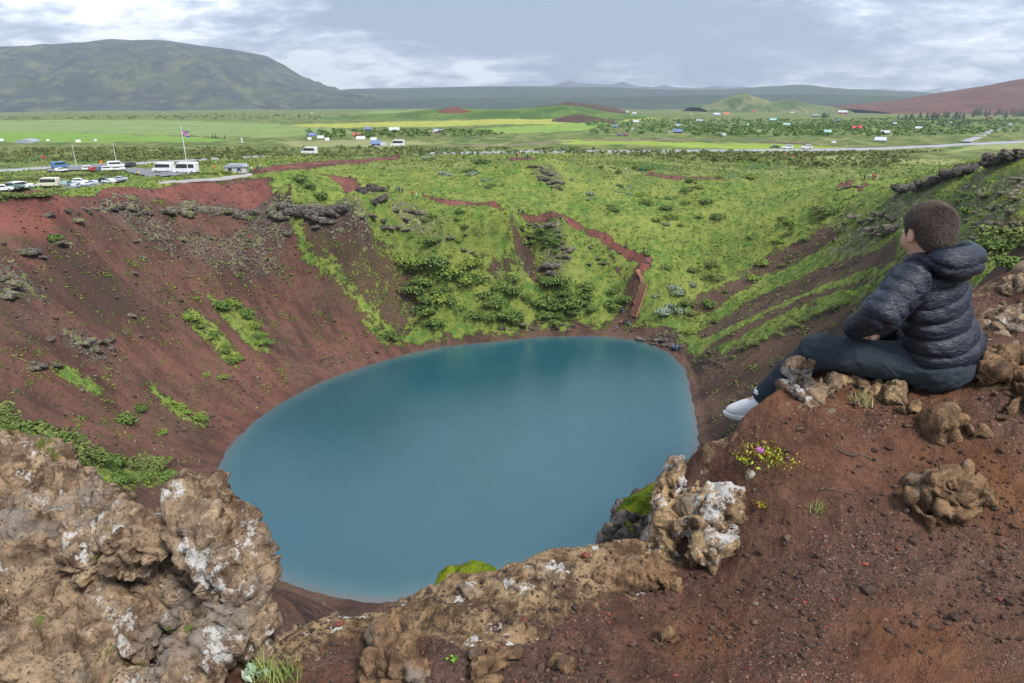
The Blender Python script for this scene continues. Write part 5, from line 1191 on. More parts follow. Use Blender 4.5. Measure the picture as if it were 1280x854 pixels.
# ------------------------------------------------------------------ vehicles
M_tyre = mat('tyre_rubber', (.02, .02, .02), .85); M_rim = mat('wheel_rim', (.45, .46, .48), .35, metallic=.7); M_lamp_r = mat('red_tail_lamp', (.50, .02, .02), .3); M_lamp_w = mat('head_lamp', (.75, .76, .78), .2); M_trim = mat('black_trim', (.03, .03, .03), .6)
def carpaint(n, c): return mat('car_paint_'+n, c, .28, .04, 2, spec=.6)
CP_ = {k: carpaint(k, v) for k, v in dict(white=(.76,.77,.78), silver=(.42,.46,.52), grey=(.16,.18,.20), dark=(.05,.06,.07), red=(.45,.04,.04), blue=(.10,.20,.36), green=(.10,.17,.15), teal=(.22,.34,.36), beige=(.66,.62,.52)).items()}
KIND = dict(hatch=(4.1,1.72,1.48), suv=(4.6,1.85,1.75), saloon=(4.6,1.8,1.45), van=(5.9,2.0,2.55), camper=(6.6,2.2,2.9))
def profs(kind):
    L, W, Hh = KIND[kind]; a = L/2
    if kind in ('van', 'camper'):
        low = [(-a,.35),(a-.1,.35),(a,.6),(a-.05,1.05),(a-.75,1.35),(a-1.35,Hh-.25),(a-1.7,Hh),(-a+.2,Hh),(-a,Hh-.2)]
        win = [(a-1.0,1.38),(a-1.42,Hh-.38),(-a+.5,Hh-.45),(-a+.5,1.45)]
    elif kind == 'suv':
        low = [(-a,.4),(a-.1,.4),(a,.7),(a-.15,1.0),(a-1.1,1.12),(a-1.75,Hh-.04),(a-2.2,Hh),(-a+.45,Hh),(-a+.1,1.15),(-a,.9)]
        win = [(a-1.3,1.12),(a-1.85,Hh-.14),(-a+.55,Hh-.14),(-a+.3,1.14)]
    elif kind == 'saloon':
        low = [(-a,.35),(a-.1,.35),(a,.6),(a-.15,.85),(a-1.15,.95),(a-1.95,Hh-.03),(a-2.3,Hh),(-a+1.4,Hh-.02),(-a+.65,1.02),(-a+.05,.95),(-a,.8)]
        win = [(a-1.35,.97),(a-2.0,Hh-.12),(-a+1.45,Hh-.12),(-a+.85,1.0)]
    else:
        low = [(-a,.35),(a-.1,.35),(a,.6),(a-.15,.85),(a-.95,.98),(a-1.65,Hh-.03),(a-2.0,Hh),(-a+.5,Hh-.06),(-a+.1,1.05),(-a,.8)]
        win = [(a-1.15,1.0),(a-1.75,Hh-.13),(-a+.55,Hh-.16),(-a+.35,1.04)]
    return L, W, Hh, low, win
def cyl_mesh(name, r, w, m):
    b = MB(); b.tube((0, -w/2, 0), (0, w/2, 0), r, r, 16); return b.mesh(name, m)
CARM = {}
for k in KIND:
    L, W, Hh, low, win = profs(k); b = MB(); b.prism(low, -W/2, W/2); me = b.mesh('body', CP_['white'], False, .07)
    g = MB(); y = W/2+.012; g.prism(win, -y, y)
    ws = MB(); fx0, fz0 = win[0]; fx1, fz1 = win[1]; o = .03
    nrm = Vector((fz1-fz0, 0, -(fx1-fx0))).normalized()*-.0
    i0, i1 = [(j, q) for j, q in enumerate(low) if abs(q[0]-(fx0)) < .6 and q[0] > fx0 and q[1] <= fz0+.05][-1][1], None
    lowtop = [q for q in low if q[1] > Hh*.9 and q[0] > 0][0]; hood = [q for q in low if q[1] > .9 and q[0] > lowtop[0]][-1]
    v0, v1 = Vector((hood[0], 0, hood[1])), Vector((lowtop[0], 0, lowtop[1])); d = (v1-v0); n_ = Vector((d.z, 0, -d.x)).normalized()*.015
    p0, p1 = v0+d*.08+n_, v0+d*.9+n_
    ws.quad((p0.x, -W/2+.15, p0.z), (p0.x, W/2-.15, p0.z), (p1.x, W/2-.22, p1.z), (p1.x, -W/2+.22, p1.z))
    CARM[k] = dict(body=me, side=g.mesh('side_windows', M_glass), ws=ws.mesh('windscreen', M_glass))
WHEEL = cyl_mesh('wheel', .33, .22, M_tyre); RIM = cyl_mesh('rim', .2, .235, M_rim)
_b = MB(); _b.box(-.05, .05, -.16, .16, -.09, .09); LR = _b.mesh('tail_light', M_lamp_r); _b = MB(); _b.box(-.05, .05, -.2, .2, -.08, .08); LW = _b.mesh('headlight', M_lamp_w)
def car(px, py, kind, col, yaw, label, group='cars in the car park', lift=.35, name='parked_car'):
    L, W, Hh, low, win = profs(kind); p = gp(px, py); t = thing(name, label, 'camper van' if kind == 'camper' else 'van' if kind == 'van' else 'car', (p[0], p[1], p[2]+lift), R(yaw), group)
    if name == 'parked_car': t.scale = (.88, .88, .88)
    b = link('body', CARM[kind]['body'], t); b.material_slots[0].link = 'OBJECT'; b.material_slots[0].material = CP_[col]
    link('side_windows', CARM[kind]['side'], t); link('windscreen', CARM[kind]['ws'], t)
    for sx in (1, -1):
        for sy in (1, -1):
            w = link('wheel', WHEEL, t, (sx*L*.31, sy*(W/2-.09), .33)); link('rim', RIM, w)
            link('headlight' if sx > 0 else 'tail_light', LW if sx > 0 else LR, t, (sx*(L/2-.02), sy*(W/2-.3), .78 if kind != 'van' else .95))
    return t
for a in ((6,243,'hatch','white',20,'white car at the far left end of the front row, cut by the hedge'),(17,241,'saloon','green',10,'dark green car hidden behind the leftmost white one'),(27,239,'suv','white',70,'white estate car, second white one from the left in the front row'),
          (40,237,'hatch','white',100,'white car with red tail lamps left of the long camper van'),(62,235,'camper','beige',185,'long cream camper van with dark side windows in the front row'),(85,234,'suv','teal',95,'greyish teal car right of the cream camper van'),
          (97,236,'hatch','silver',90,'low silver blue car behind the teal one'),(101,231,'suv','white',15,'big white car right of the teal car'),(109,234,'hatch','white',80,'small white car tucked before the big white one'),(116,232,'hatch','silver',160,'silver blue hatchback in the middle of the front row'),
          (130,229.5,'suv','dark',170,'dark grey car right of the silver hatchback'),(137,231,'saloon','white',165,'white car half hidden behind the dark grey one'),(151,228,'saloon','silver',20,'silver car with red tail lamps at the right end of the front row'),
          (76,212,'van','blue',60,'pale blue van at the left end of the back row'),(77,216,'hatch','white',60,'white car in front of the pale blue van'),(112,214.5,'suv','white',30,'white car beside a red one in the back row'),(119,215,'hatch','red',60,'red car in the back row'),
          (128,214.5,'saloon','blue',20,'blue car between the red one and the white cluster in the back row'),(136,215,'suv','white',30,'white car low in the cluster at the end of the back row'),(146,211,'van','white',25,'tall white van at the back of the cluster'),
          (149,214.5,'suv','white',20,'white car right in front of the tall white van'),(163,209.5,'suv','dark',175,'dark grey car by itself right of the white cluster')):
    car(a[0], a[1], a[2], a[3], a[4], a[5])
car(205, 216.5, 'camper', 'white', 176, 'white minibus standing left of the other minibus behind the flagpole', 'white minibuses', name='minibus')
car(233, 217.5, 'camper', 'white', 180, 'bigger white minibus right beside the flagpole', 'white minibuses', name='minibus')
for a in ((984,187.5,'suv','white',176,'white car on the main road, between a dark and another white one'),(968,187,'saloon','dark',176,'dark car on the main road left of the two white ones'),(1008,187.5,'suv','white',176,'white car on the main road, rightmost of three'),
          (387,194,'camper','white',170,'white caravan alone on the heath behind the red path'),(497,184,'camper','white',180,'long white caravan below the hamlet')):
    car(*a, group=None, lift=.45, name='vehicle')
# ------------------------------------------------------------------ kiosk, poles, flag, signs
def kiosk():
    p = gp(296, 216); d = float(p[1])/ray(296, 216)[1]; s = d/FPX; w = 25*s; t = thing('kiosk', 'small white ticket hut with a low grey roof at the end of the walkway', 'hut', p, R(8))
    b = MB(); b.box(-w/2, w/2, -1.4, 1.4, 0, 1.75); b.build('wall', WALL['white'], t)
    r = MB(); r.prism([(-w/2-.3, 1.75), (w/2+.3, 1.75), (w/2+.2, 1.9), (w*.3, 2.45), (-w*.35, 2.45), (-w/2-.2, 1.9)], -1.7, 1.7); r.build('roof', ROOF['grey'], t)
    for q in (-.25, .2): m = MB(); m.box(w*q-.5, w*q+.5, -1.46, -1.41, .7, 1.45); m.build('window', M_glass, t)
kiosk()
M_pole = mat('white_pole', (.72, .72, .74), .4)
def pole(px, py, hpx, lean, label, r=.11):
    p = gp(px, py); d = float(p[1])/ray(px, py)[1]; h = hpx*d/FPX/.94; t = thing('pole', label, 'pole', p)
    b = MB(); b.tube((0, 0, 0), (lean*h, 0, h), r, r*.55, 10); b.build('shaft', M_pole, t); b = MB(); b.box(-.35, .35, -.35, .35, -.4, .12); b.build('base', M_conc, t); b = MB(); b.tube((lean*h, 0, h), (lean*h, 0, h+.18), r*.9, r*.9, 8); b.build('cap', M_pole, t); return t, h
pole(96,209,25,-.0,'bare white flagless pole, left of the two in the car park'); pole(146,205,22,-.0,'bare white flagless pole, right of the two in the car park')
def flagpole():
    t, h = pole(236, 220, 54, -.0, 'tall white flagpole flying a small flag behind the minibuses'); t.name = 'flagpole'; t['category'] = 'flagpole'
    g = 22; Lf, Hf = 2.0, 1.5; x = np.linspace(0, Lf, g); z = np.linspace(0, Hf, 14); X, Z = np.meshgrid(x, z)
    Y = .22*np.sin(X*3.6)*X/Lf; ZZ = h-2.2+Z-.28*X; XX = .10+X*.82
    n = X.size; V = np.stack([XX, Y, ZZ], -1).reshape(-1, 3); idx = np.arange(n).reshape(X.shape); F = np.stack([idx[:-1, :-1], idx[:-1, 1:], idx[1:, 1:], idx[1:, :-1]], -1).reshape(-1, 4)
    cx = X.ravel()[F].mean(1)/Lf; cz = Z.ravel()[F].mean(1)/Hf
    mi = np.zeros(len(F), int); mi[(abs(cx-.36) < .13) | (abs(cz-.5) < .17)] = 1; mi[(abs(cx-.36) < .06) | (abs(cz-.5) < .08)] = 2
    me = mesh_np('flag', V, F, [mat('flag_blue', (.02, .07, .38), .8), mat('flag_white', (.75, .75, .76), .8), mat('flag_red', (.55, .03, .05), .8)], midx=mi); link('flag', me, t)
flagpole()
def post(px, py, hpx, label, r=.12, m=None):
    p = gp(px, py); d = float(p[1])/ray(px, py)[1]; h = hpx*d/FPX; t = thing('post', label, 'post', p); b = MB(); b.tube((0, 0, -.2), (0, 0, h), r, r, 10); b.build('shaft', m or M_pole, t); b = MB(); b.tube((0, 0, h), (0, 0, h+.12), r*1.25, r*.6, 10); b.build('cap', m or M_pole, t)
post(309,215,10,'white post just right of the ticket hut'); post(326,214,8,'white post right of the hikers at the end of the walkway'); post(302.5,177.5,6,'far white post standing on the pale field', .35)
def sign(px, py, hpx, m, label, s=.55):
    p = gp(px, py); d = float(p[1])/ray(px, py)[1]; h = hpx*d/FPX; t = thing('sign', label, 'sign', p, R(10)); b = MB(); b.tube((0, 0, -.2), (0, 0, h-s), .05, .05, 8); b.build('post', M_trim, t); b = MB(); b.tube((0, -.03, h-s*.5), (0, .03, h-s*.5), s, s, 18); b.build('plate', m, t)
sign(56,206,10,mat('sign_red', (.45,.03,.10), .5),'round red road sign beside the road left of the car park'); sign(128,210,8,mat('sign_orange', (.75,.20,.03), .5),'small orange sign at the back of the car park')
post(174,218.5,3,'stubby yellow bollard at the corner of the car park', .35, mat('bollard_yellow', (.62,.42,.05), .6)); sign(268,213,5,mat('sign_orange', (.75,.20,.03), .5),'little orange sign left of the ticket hut', .3)
# ------------------------------------------------------------------ wooden stairs down to the water
def stairs():
    wood = mat('reddish_boards', (.36, .18, .12), .85, .2, 8, bump=.3)
    pts = [np.array(gp(*q)) for q in ((792,398),(797,384),(802,368),(805,354),(804,347),(797,341))]
    t = thing('staircase', 'long reddish wooden staircase climbing from the far shore up the grass slope', 'stairs', tuple(pts[0]))
    P = np.array(pts); s = np.r_[0, np.cumsum(np.linalg.norm(np.diff(P[:, :2], axis=0), axis=1))]; n = 70; q = np.linspace(0, s[-1], n); C = np.stack([np.interp(q, s, P[:, i]) for i in range(3)], 1)
    k = np.ones(7)/7; zz = np.convolve(np.pad(C[:, 2], 3, 'edge'), k, 'valid'); C[:, 2] = zz+.28
    tx, ty = np.gradient(C[:, 0]), np.gradient(C[:, 1]); l = np.hypot(tx, ty); nx, ny = -ty/l, tx/l; tx, ty = tx/l, ty/l; hw = .85; o = P[0]
    b = MB()
    for i in range(n):
        c = C[i]-o; a = np.array([tx[i], ty[i], 0])*.19; w = np.array([nx[i], ny[i], 0])*hw; e = np.array([0, 0, .07]); j = len(b.v)
        for dz in (0, 1):
            for sa, sb in ((-1, -1), (1, -1), (1, 1), (-1, 1)): b.v.append(tuple(c+a*sa+w*sb+e*dz))
        b.f += [(j, j+3, j+2, j+1), (j+4, j+5, j+6, j+7)]+[(j+r, j+(r+1) % 4, j+4+(r+1) % 4, j+4+r) for r in range(4)]
    b.build('treads', wood, t)
    for sd in (-1, 1):
        L = [tuple(C[i]-o+np.array([nx[i], ny[i], 0])*sd*(hw+.05)+(0, 0, -.02)) for i in range(0, n, 3)]
        b = MB(); b.path(L, [.10]*len(L), 6); b.build('stringer', wood, t)
        b = MB(); U = [(a_[0], a_[1], a_[2]+.95) for a_ in L]; b.path(U, [.04]*len(U), 6)
        for a_, u_ in zip(L[::2], U[::2]): b.tube((a_[0], a_[1], a_[2]-.4), u_, .045, .045, 6)
        b.build('handrail', wood, t)
stairs()
# ------------------------------------------------------------------ hikers
def cl(n, c): return mat('cloth_'+n, c, .85, .1, 8)
CLO = {k: cl(k, v) for k, v in dict(red=(.55,.05,.04), blue=(.05,.20,.50), navy=(.03,.05,.12), dark=(.03,.03,.035), white=(.66,.66,.68), yellow=(.70,.58,.04), teal=(.04,.30,.34), pink=(.60,.22,.26), grey=(.25,.26,.28), orange=(.62,.22,.14), jeans=(.08,.12,.20), khaki=(.25,.20,.13)).items()}
M_skin_far = mat('skin_far', (.52, .32, .24), .6); M_hair_far = mat('hair_far', (.06, .04, .03), .9); M_boot = mat('boots', (.04, .035, .03), .8)
def fig_meshes(stride, arm):
    s = stride; hip = .92
    K = [(.02+s*.12, .09, .50), (-.02-s*.05, -.09, .50)]; A = [(s*.14, .10, .09), (-s*.30, -.10, .12)]
    def legs(X, Y, Z, e):
        D = None
        for k, (kn, an) in enumerate(zip(K, A)):
            sy = .09 if k == 0 else -.09
            for a, b, r0, r1 in (((0, sy, hip), kn, .085, .06), (kn, an, .058, .042)):
                d = sd_cap(X, Y, Z, a, b, r0+e, r1+e); D = d if D is None else smin(D, d, .03)
        return smin(D, sd_ell(X, Y, Z, (0, 0, .95), (.11+e, .16+e, .12+e)), .04)
    def arms(X, Y, Z, e, upto=1.0):
        D = None
        for sy, q in ((1, arm), (-1, -arm)):
            sh = np.array((0, sy*.185, 1.40)); el = sh+np.array((q*.10-.02, sy*.05, -.27)); wr = el+np.array((.10+q*.10, 0, -.22)); hd = wr+np.array((.03, 0, -.07))
            for a, b, r0, r1 in ((sh, el, .05, .042), (el, wr, .040, .030))+(((wr, hd, .03, .026),) if upto > 1 else ()):
                d = sd_cap(X, Y, Z, a, b, r0+e, r1+e); D = d if D is None else smin(D, d, .02)
        return D
    def torso(X, Y, Z, e): return smin(sd_ell(X, Y, Z, (0, 0, 1.30), (.115+e, .175+e, .20+e)), sd_ell(X, Y, Z, (0, 0, 1.05), (.10+e, .145+e, .18+e)), .06)
    def head(X, Y, Z): return smin(smin(sd_ell(X, Y, Z, (0, 0, 1.64), (.095, .075, .105)), sd_ell(X, Y, Z, (.03, 0, 1.59), (.065, .055, .075)), .02), sd_cap(X, Y, Z, (-.01, 0, 1.44), (0, 0, 1.58), .055, .05), .02)
    def body(X, Y, Z):
        D = smin(head(X, Y, Z), sd_cap(X, Y, Z, (.09, 0, 1.62), (.108, 0, 1.60), .012, .014), .01)
        D = smin(D, torso(X, Y, Z, -.01), .03); D = smin(D, legs(X, Y, Z, -.01), .02); D = smin(D, arms(X, Y, Z, -.008, 2), .02)
        for a in A: D = smin(D, sd_cap(X, Y, Z, (a[0]-.04, a[1], .05), (a[0]+.14, a[1], .045), .04, .035), .02)
        return D
    lo, hi = (-.5, -.42, -.05), (.5, .42, 1.85); out = {}
    for nm, fn in (('body', body), ('jacket', lambda X, Y, Z: smax(smin(torso(X, Y, Z, .03), arms(X, Y, Z, .022), .03), .86-Z, .01)), ('trousers', lambda X, Y, Z: smax(smax(legs(X, Y, Z, .012), Z-1.02, .01), .10-Z, .01)),
                   ('hair', lambda X, Y, Z: smax(sd_ell(X, Y, Z, (-.012, 0, 1.655), (.102, .088, .11)), -(Z-1.60-np.clip(X, -.05, .09)*.8), .01)),
                   ('boots', lambda X, Y, Z: np.minimum(*[sd_cap(X, Y, Z, (a[0]-.04, a[1], .055), (a[0]+.15, a[1], .05), .055, .046) for a in A]))):
        V, F = sdf_mesh(fn, lo, hi, .024); out[nm] = mesh_np(nm, V, F, [M_skin_far])
    return out
FIG = [fig_meshes(.0, .1), fig_meshes(1.0, .9)]
def hiker(px, py, top, bottom, label, group=None, face=0, pose=None, sc=1.0, bend=0):
    p = gp(px, py); pose = random.randrange(2) if pose is None else pose; M = FIG[pose]
    b = link('person', M['body'], None, (p[0], p[1], p[2]+.03), label, 'person', group); b.material_slots[0].link = 'OBJECT'; b.material_slots[0].material = M_skin_far
    b.rotation_euler = (0, R(bend), R(face)); b.scale = (sc,)*3
    for nm, m in (('jacket', CLO[top]), ('trousers', CLO[bottom]), ('hair', M_hair_far), ('boots', M_boot)):
        c = link(nm, M[nm], b); c.material_slots[0].link = 'OBJECT'; c.material_slots[0].material = m
for a in ((297.5,218,'blue','navy','person in a bright blue jacket on the grey walkway'),(302,218,'khaki','dark','person in dull brown clothes between the blue and the white one on the walkway'),(306.5,218,'white','dark','person in a white top at the front of the walkway'),
          (315,216,'white','jeans','person in white behind the walkway group, beside the red one'),(319,216,'red','dark','person in a red jacket at the end of the walkway'),(322.5,215.5,'dark','dark','person all in black right of the red one by the post'),(326.5,216,'navy','dark','person in navy standing next to the last white post'),
          (486,238.5,'dark','dark','lone dark figure left of the hikers behind the pinnacles'),(495.5,240,'blue','dark','hiker in a blue jacket behind the pinnacles'),(499,242,'navy','dark','hiker in navy just right of the blue one'),(502.8,243,'dark','navy','dark hiker, last of the three behind the pinnacles'),
          (515.8,246.5,'red','dark','hiker in a bright red jacket on the path across the saddle'),(520.6,247.5,'white','grey','hiker in pale clothes right beside the bright red one'),(628,264.5,'yellow','yellow','person bending over in bright yellow rain clothes on the red path'),
          (645.5,198.5,'dark','dark','dark figure, leftmost on top of the far mound'),(649.5,198,'orange','pink','person in a salmon coloured jacket on top of the far mound'),(656,199,'teal','dark','person in teal on top of the far mound'),(659.5,200,'dark','navy','dark figure, rightmost on top of the far mound'),
          (648.5,267.5,'dark','dark','left one of two dark figures on the red viewpoint'),(653.3,267.8,'dark','navy','right one of two dark figures on the red viewpoint'),(708.5,279.5,'pink','dark','person in a dull pink jacket on the path right of the red viewpoint'),
          (782,216,'white','grey','pale figure high in the grassy bowl, left of the teal one'),(803.5,218.5,'teal','dark','person in teal high in the grassy bowl'),(813.5,220,'red','dark','person in red high in the grassy bowl, left of two'),(816,220,'orange','dark','person in orange red high in the grassy bowl, right of two'),
          (782.5,310.5,'navy','dark','person in navy walking down the red path'),(804.8,318,'dark','dark','dark figure at the bend of the red path'),(808.8,321.5,'navy','dark','figure right behind the dark one at the bend of the red path'),(807.5,330,'blue','navy','person in blue coming round the bend above the stairs'),
          (792,384.5,'red','dark','person in red on the lower part of the stairs'),(778,391.5,'navy','jeans','person in navy on the bare slope left of the stairs'),(776,408,'pink','dark','person in pink by the water below the stairs'),(781.4,407,'dark','dark','person in black at the foot of the stairs'),
          (785.5,407.5,'teal','dark','person in teal at the foot of the stairs'),(770,415,'blue','navy','person in blue standing nearest the water'),(840.5,439,'blue','dark','left one of two blue figures on the boulders by the water'),(846,439.5,'blue','blue','right one of two blue figures on the boulders by the water'),
          (910.7,225,'teal','navy','left one of two teal figures far right in the bowl'),(917.5,225.2,'teal','dark','right one of two teal figures far right in the bowl'),
          (1079.8,227,'dark','dark','dark figure, leftmost on the red patch of the right rim'),(1086.5,227,'white','grey','person in white next to the dark one on the right rim'),(1090.5,227,'red','dark','person in dark red, left of two on the right rim'),(1093.2,227,'red','red','person in dark red, right of two on the right rim'),(1095.8,227,'white','white','person in white, rightmost on the right rim')):
    hiker(*a, face=random.uniform(0, 360), bend=55 if 'bending' in a[4] else 0)
# ------------------------------------------------------------------ the boy on the ledge
def unit(v): v = np.array(v, float); return v/np.linalg.norm(v)
UP = np.array([0, 0, 1.0])
def frame(deg, pitch=0.0):       # heading: degrees from -X towards +Y
    a = R(deg); f = np.array([-math.cos(a), math.sin(a), 0]); l = np.array([-math.sin(a), -math.cos(a), 0])
    f2 = f*math.cos(pitch)-UP*math.sin(pitch); u = UP*math.cos(pitch)+f*math.sin(pitch); return np.array([f2, l, u])
B_ = dict(hip=at_d(1170,450,2.50), kneeL=at_d(1022,439,2.56), kneeR=at_d(1033,440,2.70), ankL=at_d(955,496,2.72), ankR=at_d(975,490,2.86), chest=at_d(1170,378,2.385), neck=at_d(1163,327,2.33), head=at_d(1160,288,2.30),
          elbL=at_d(1103,392,2.25), wrL=at_d(1070,409,2.45), elbR=at_d(1120,385,2.62), wrR=at_d(1100,417,2.58))
FP_, FT, FH = frame(36), frame(52, .12), frame(80, .10)
hipL = B_['hip']+FP_[1]*.075; hipR = B_['hip']-FP_[1]*.075
shL = B_['neck']+FT[1]*.125-UP*.055+FT[0]*.005; shR = B_['neck']-FT[1]*.125-UP*.055+FT[0]*.005
belly = (B_['hip']+B_['chest'])/2 - FT[0]*.01
O = B_['hip']-UP*.10
def E(X, Y, Z, c, r, F): return sd_ell(X, Y, Z, c, r, F)
def legs_sdf(X, Y, Z, e=0.0):
    D = E(X, Y, Z, B_['hip']-FP_[0]*.02, (.105+e, .135+e, .095+e), FP_)
    for h, k, a in ((hipL, B_['kneeL'], B_['ankL']), (hipR, B_['kneeR'], B_['ankR'])):
        D = smin(D, sd_cap(X, Y, Z, h, k, .074+e, .051+e), .03)
        D = smin(D, smin(sd_cap(X, Y, Z, k, k+(a-k)*.5, .048+e, .048+e), sd_cap(X, Y, Z, k+(a-k)*.45, a, .052+e, .036+e), .01), .02)
    return D
def torso_sdf(X, Y, Z, e=0.0):
    D = E(X, Y, Z, B_['chest']+UP*.02-FT[0]*.012, (.095+e, .135+e, .135+e), FT); D = smin(D, E(X, Y, Z, belly-FT[0]*.008, (.088+e, .118+e, .12+e), FT), .05)
    D = smin(D, E(X, Y, Z, B_['hip']+UP*.035-FP_[0]*.02, (.095+e, .125+e, .095+e), FP_), .05)
    for s in (shL, shR): D = smin(D, sd_cap(X, Y, Z, B_['neck']-UP*.045, s, .05+e, .048+e), .035)
    return D
def arm_sdf(X, Y, Z, e=0.0, hands=False):
    D = None
    for s, el, w in ((shL, B_['elbL'], B_['wrL']), (shR, B_['elbR'], B_['wrR'])):
        d = smin(sd_cap(X, Y, Z, s, el, .043+e, .036+e), sd_cap(X, Y, Z, el, w, .036+e, .026+e), .025); D = d if D is None else np.minimum(D, d)
    return D
def hand_sdf(X, Y, Z, w, d, nrm, sgn):
    d = unit(d); nrm = unit(nrm-np.dot(nrm, d)*d); s = np.cross(nrm, d)*sgn; pc = w+d*.038
    D = sd_cap(X, Y, Z, w, pc, .023, .026); F = np.array([d, s, nrm]); D = smin(D, sd_ell(X, Y, Z, pc, (.040, .034, .015), F), .012)
    for i, (o, L) in enumerate(((-.024, .046), (-.008, .054), (.008, .051), (.023, .040))):
        a = pc+d*.026+s*o; b = a+d*L*.45-nrm*.006; c = b+d*L*.38-nrm*.018; e = c+d*L*.15-nrm*.016
        for p, q, r0, r1 in ((a, b, .0085, .008), (b, c, .008, .0072), (c, e, .0072, .006)): D = smin(D, sd_cap(X, Y, Z, p, q, r0, r1), .004)
    a = w+d*.018-s*.022; b = a+d*.026-s*.018-nrm*.008; c = b+d*.024-s*.004-nrm*.010
    D = smin(D, sd_cap(X, Y, Z, a, b, .0105, .009), .008); D = smin(D, sd_cap(X, Y, Z, b, c, .009, .0075), .004); return D
HS = .91; HC = B_['head']
def hl(X, Y, Z):      # head-local coordinates
    x, y, z = X-HC[0], Y-HC[1], Z-HC[2]; return [(x*FH[i][0]+y*FH[i][1]+z*FH[i][2])/HS for i in range(3)]
def head_sdf(X, Y, Z):
    f, l, u = hl(X, Y, Z); s = lambda c, r: sd_ell(f, l, u, c, r)
    D = s((-.008, 0, .018), (.093, .074, .082)); D = smin(D, s((.026, 0, -.040), (.060, .052, .062)), .03); D = smin(D, s((.045, 0, -.085), (.026, .024, .018)), .025)
    for q in (1, -1):
        D = smin(D, s((.052, q*.036, -.042), (.024, .022, .024)), .02)                       # cheeks
        D = smax(D, -s((.092, q*.031, -.008), (.014, .017, .011)), .012)                      # eye sockets
        D = smin(D, s((.073, q*.031, -.009), (.012, .012, .011)), .003)
        e = s((-.004, q*.074, -.018), (.019, .008, .029)); e = smax(e, -s((.002, q*.084, -.014), (.011, .008, .018)), .004); D = smin(D, e, .006)   # ears
    D = smin(D, sd_cap(f, l, u, (.082, 0, -.005), (.101, 0, -.036), .008, .011), .010)
    for q in (1, -1): D = smin(D, s((.093, q*.010, -.038), (.008, .007, .007)), .005)
    D = smin(D, s((.080, 0, -.060), (.012, .021, .006)), .006); D = smin(D, s((.079, 0, -.069), (.012, .018, .006)), .005); D = smax(D, -s((.092, 0, -.0645), (.010, .022, .0018)), .002)
    return D*HS
def body_sdf(X, Y, Z):
    D = smin(head_sdf(X, Y, Z), sd_cap(X, Y, Z, B_['neck']-UP*.03, HC-FH[0]*.018-UP*.055, .047, .046), .02)
    D = smin(D, torso_sdf(X, Y, Z, -.03), .03); D = smin(D, legs_sdf(X, Y, Z, -.018), .03); D = smin(D, arm_sdf(X, Y, Z, -.008), .02)
    D = smin(D, hand_sdf(X, Y, Z, B_['wrL'], FP_[0]*.15-FP_[1]*.9-UP*.30, UP*.8+FP_[0]*.4, 1), .01)
    D = smin(D, hand_sdf(X, Y, Z, B_['wrR'], FP_[0]*.7+FP_[1]*.6-UP*.10, UP, -1), .01)
    for a, k in ((B_['ankL'], 0), (B_['ankR'], 0)): D = smin(D, sd_cap(X, Y, Z, a, a+FOOT*.10-UP*.045, .024, .016), .02)
    return D
FOOT = unit(np.array([-.80, .42, -.28]))
def clamp_box(h, pts, pad):
    P = np.array(pts); return P.min(0)-pad, P.max(0)+pad
allp = list(B_.values())+[B_['ankL']+FOOT*.2, shL, shR]
def part(name, V, F, m, parent, smooth=True): return link(name, mesh_np(name, V-O, F, [m], smooth), parent)
def skin_mat():
    t = NT('skin'); n = t.noise(30, 4, .6); c = t.mix(t.noise(9, 3, .5), (.56, .31, .21), (.68, .41, .29)); c = t.mix(t.math('MULTIPLY', t.step(n, .5, .7), .15), c, (.60, .24, .17))
    t.b.inputs['Subsurface Weight'].default_value = .12; t.b.inputs['Subsurface Radius'].default_value = (.012, .004, .002); t.b.inputs['Subsurface Scale'].default_value = .5
    return t.fin(c, .5, t.bump(t.noise(220, 3, .6), .15, .001), spec=.35)
def jacket_mat():
    t = NT('quilted_nylon'); n = t.noise(10, 4, .6); c = t.mix(n, (.006, .0095, .020), (.014, .020, .038))
    w = t.noise(26, 5, .62, t.map(t.pos(), (1, 1, 2.4)), 1.2); w2 = t.noise(70, 4, .6, t.map(t.pos(), (1, 1, 1.8)), .8)
    
    return t.fin(c, .36, t.bump(t.math('ADD', t.math('MULTIPLY', w, .008), t.math('MULTIPLY', w2, .0022)), 1.0, 1.0), spec=.5)
def cloth_mat(name, a, b, k=900):
    t = NT(name); c = t.mix(t.step(t.noise(k, 2, .7), .35, .65), a, b); c = t.mix(t.math('MULTIPLY', t.noise(6, 3, .5), .4), c, a)
    return t.fin(c, .92, t.bump(t.math('ADD', t.math('MULTIPLY', t.noise(14, 4, .6, None, .6), .012), t.math('MULTIPLY', t.noise(k*.5, 2, .6), .0006)), .9, 1.0), spec=.15)
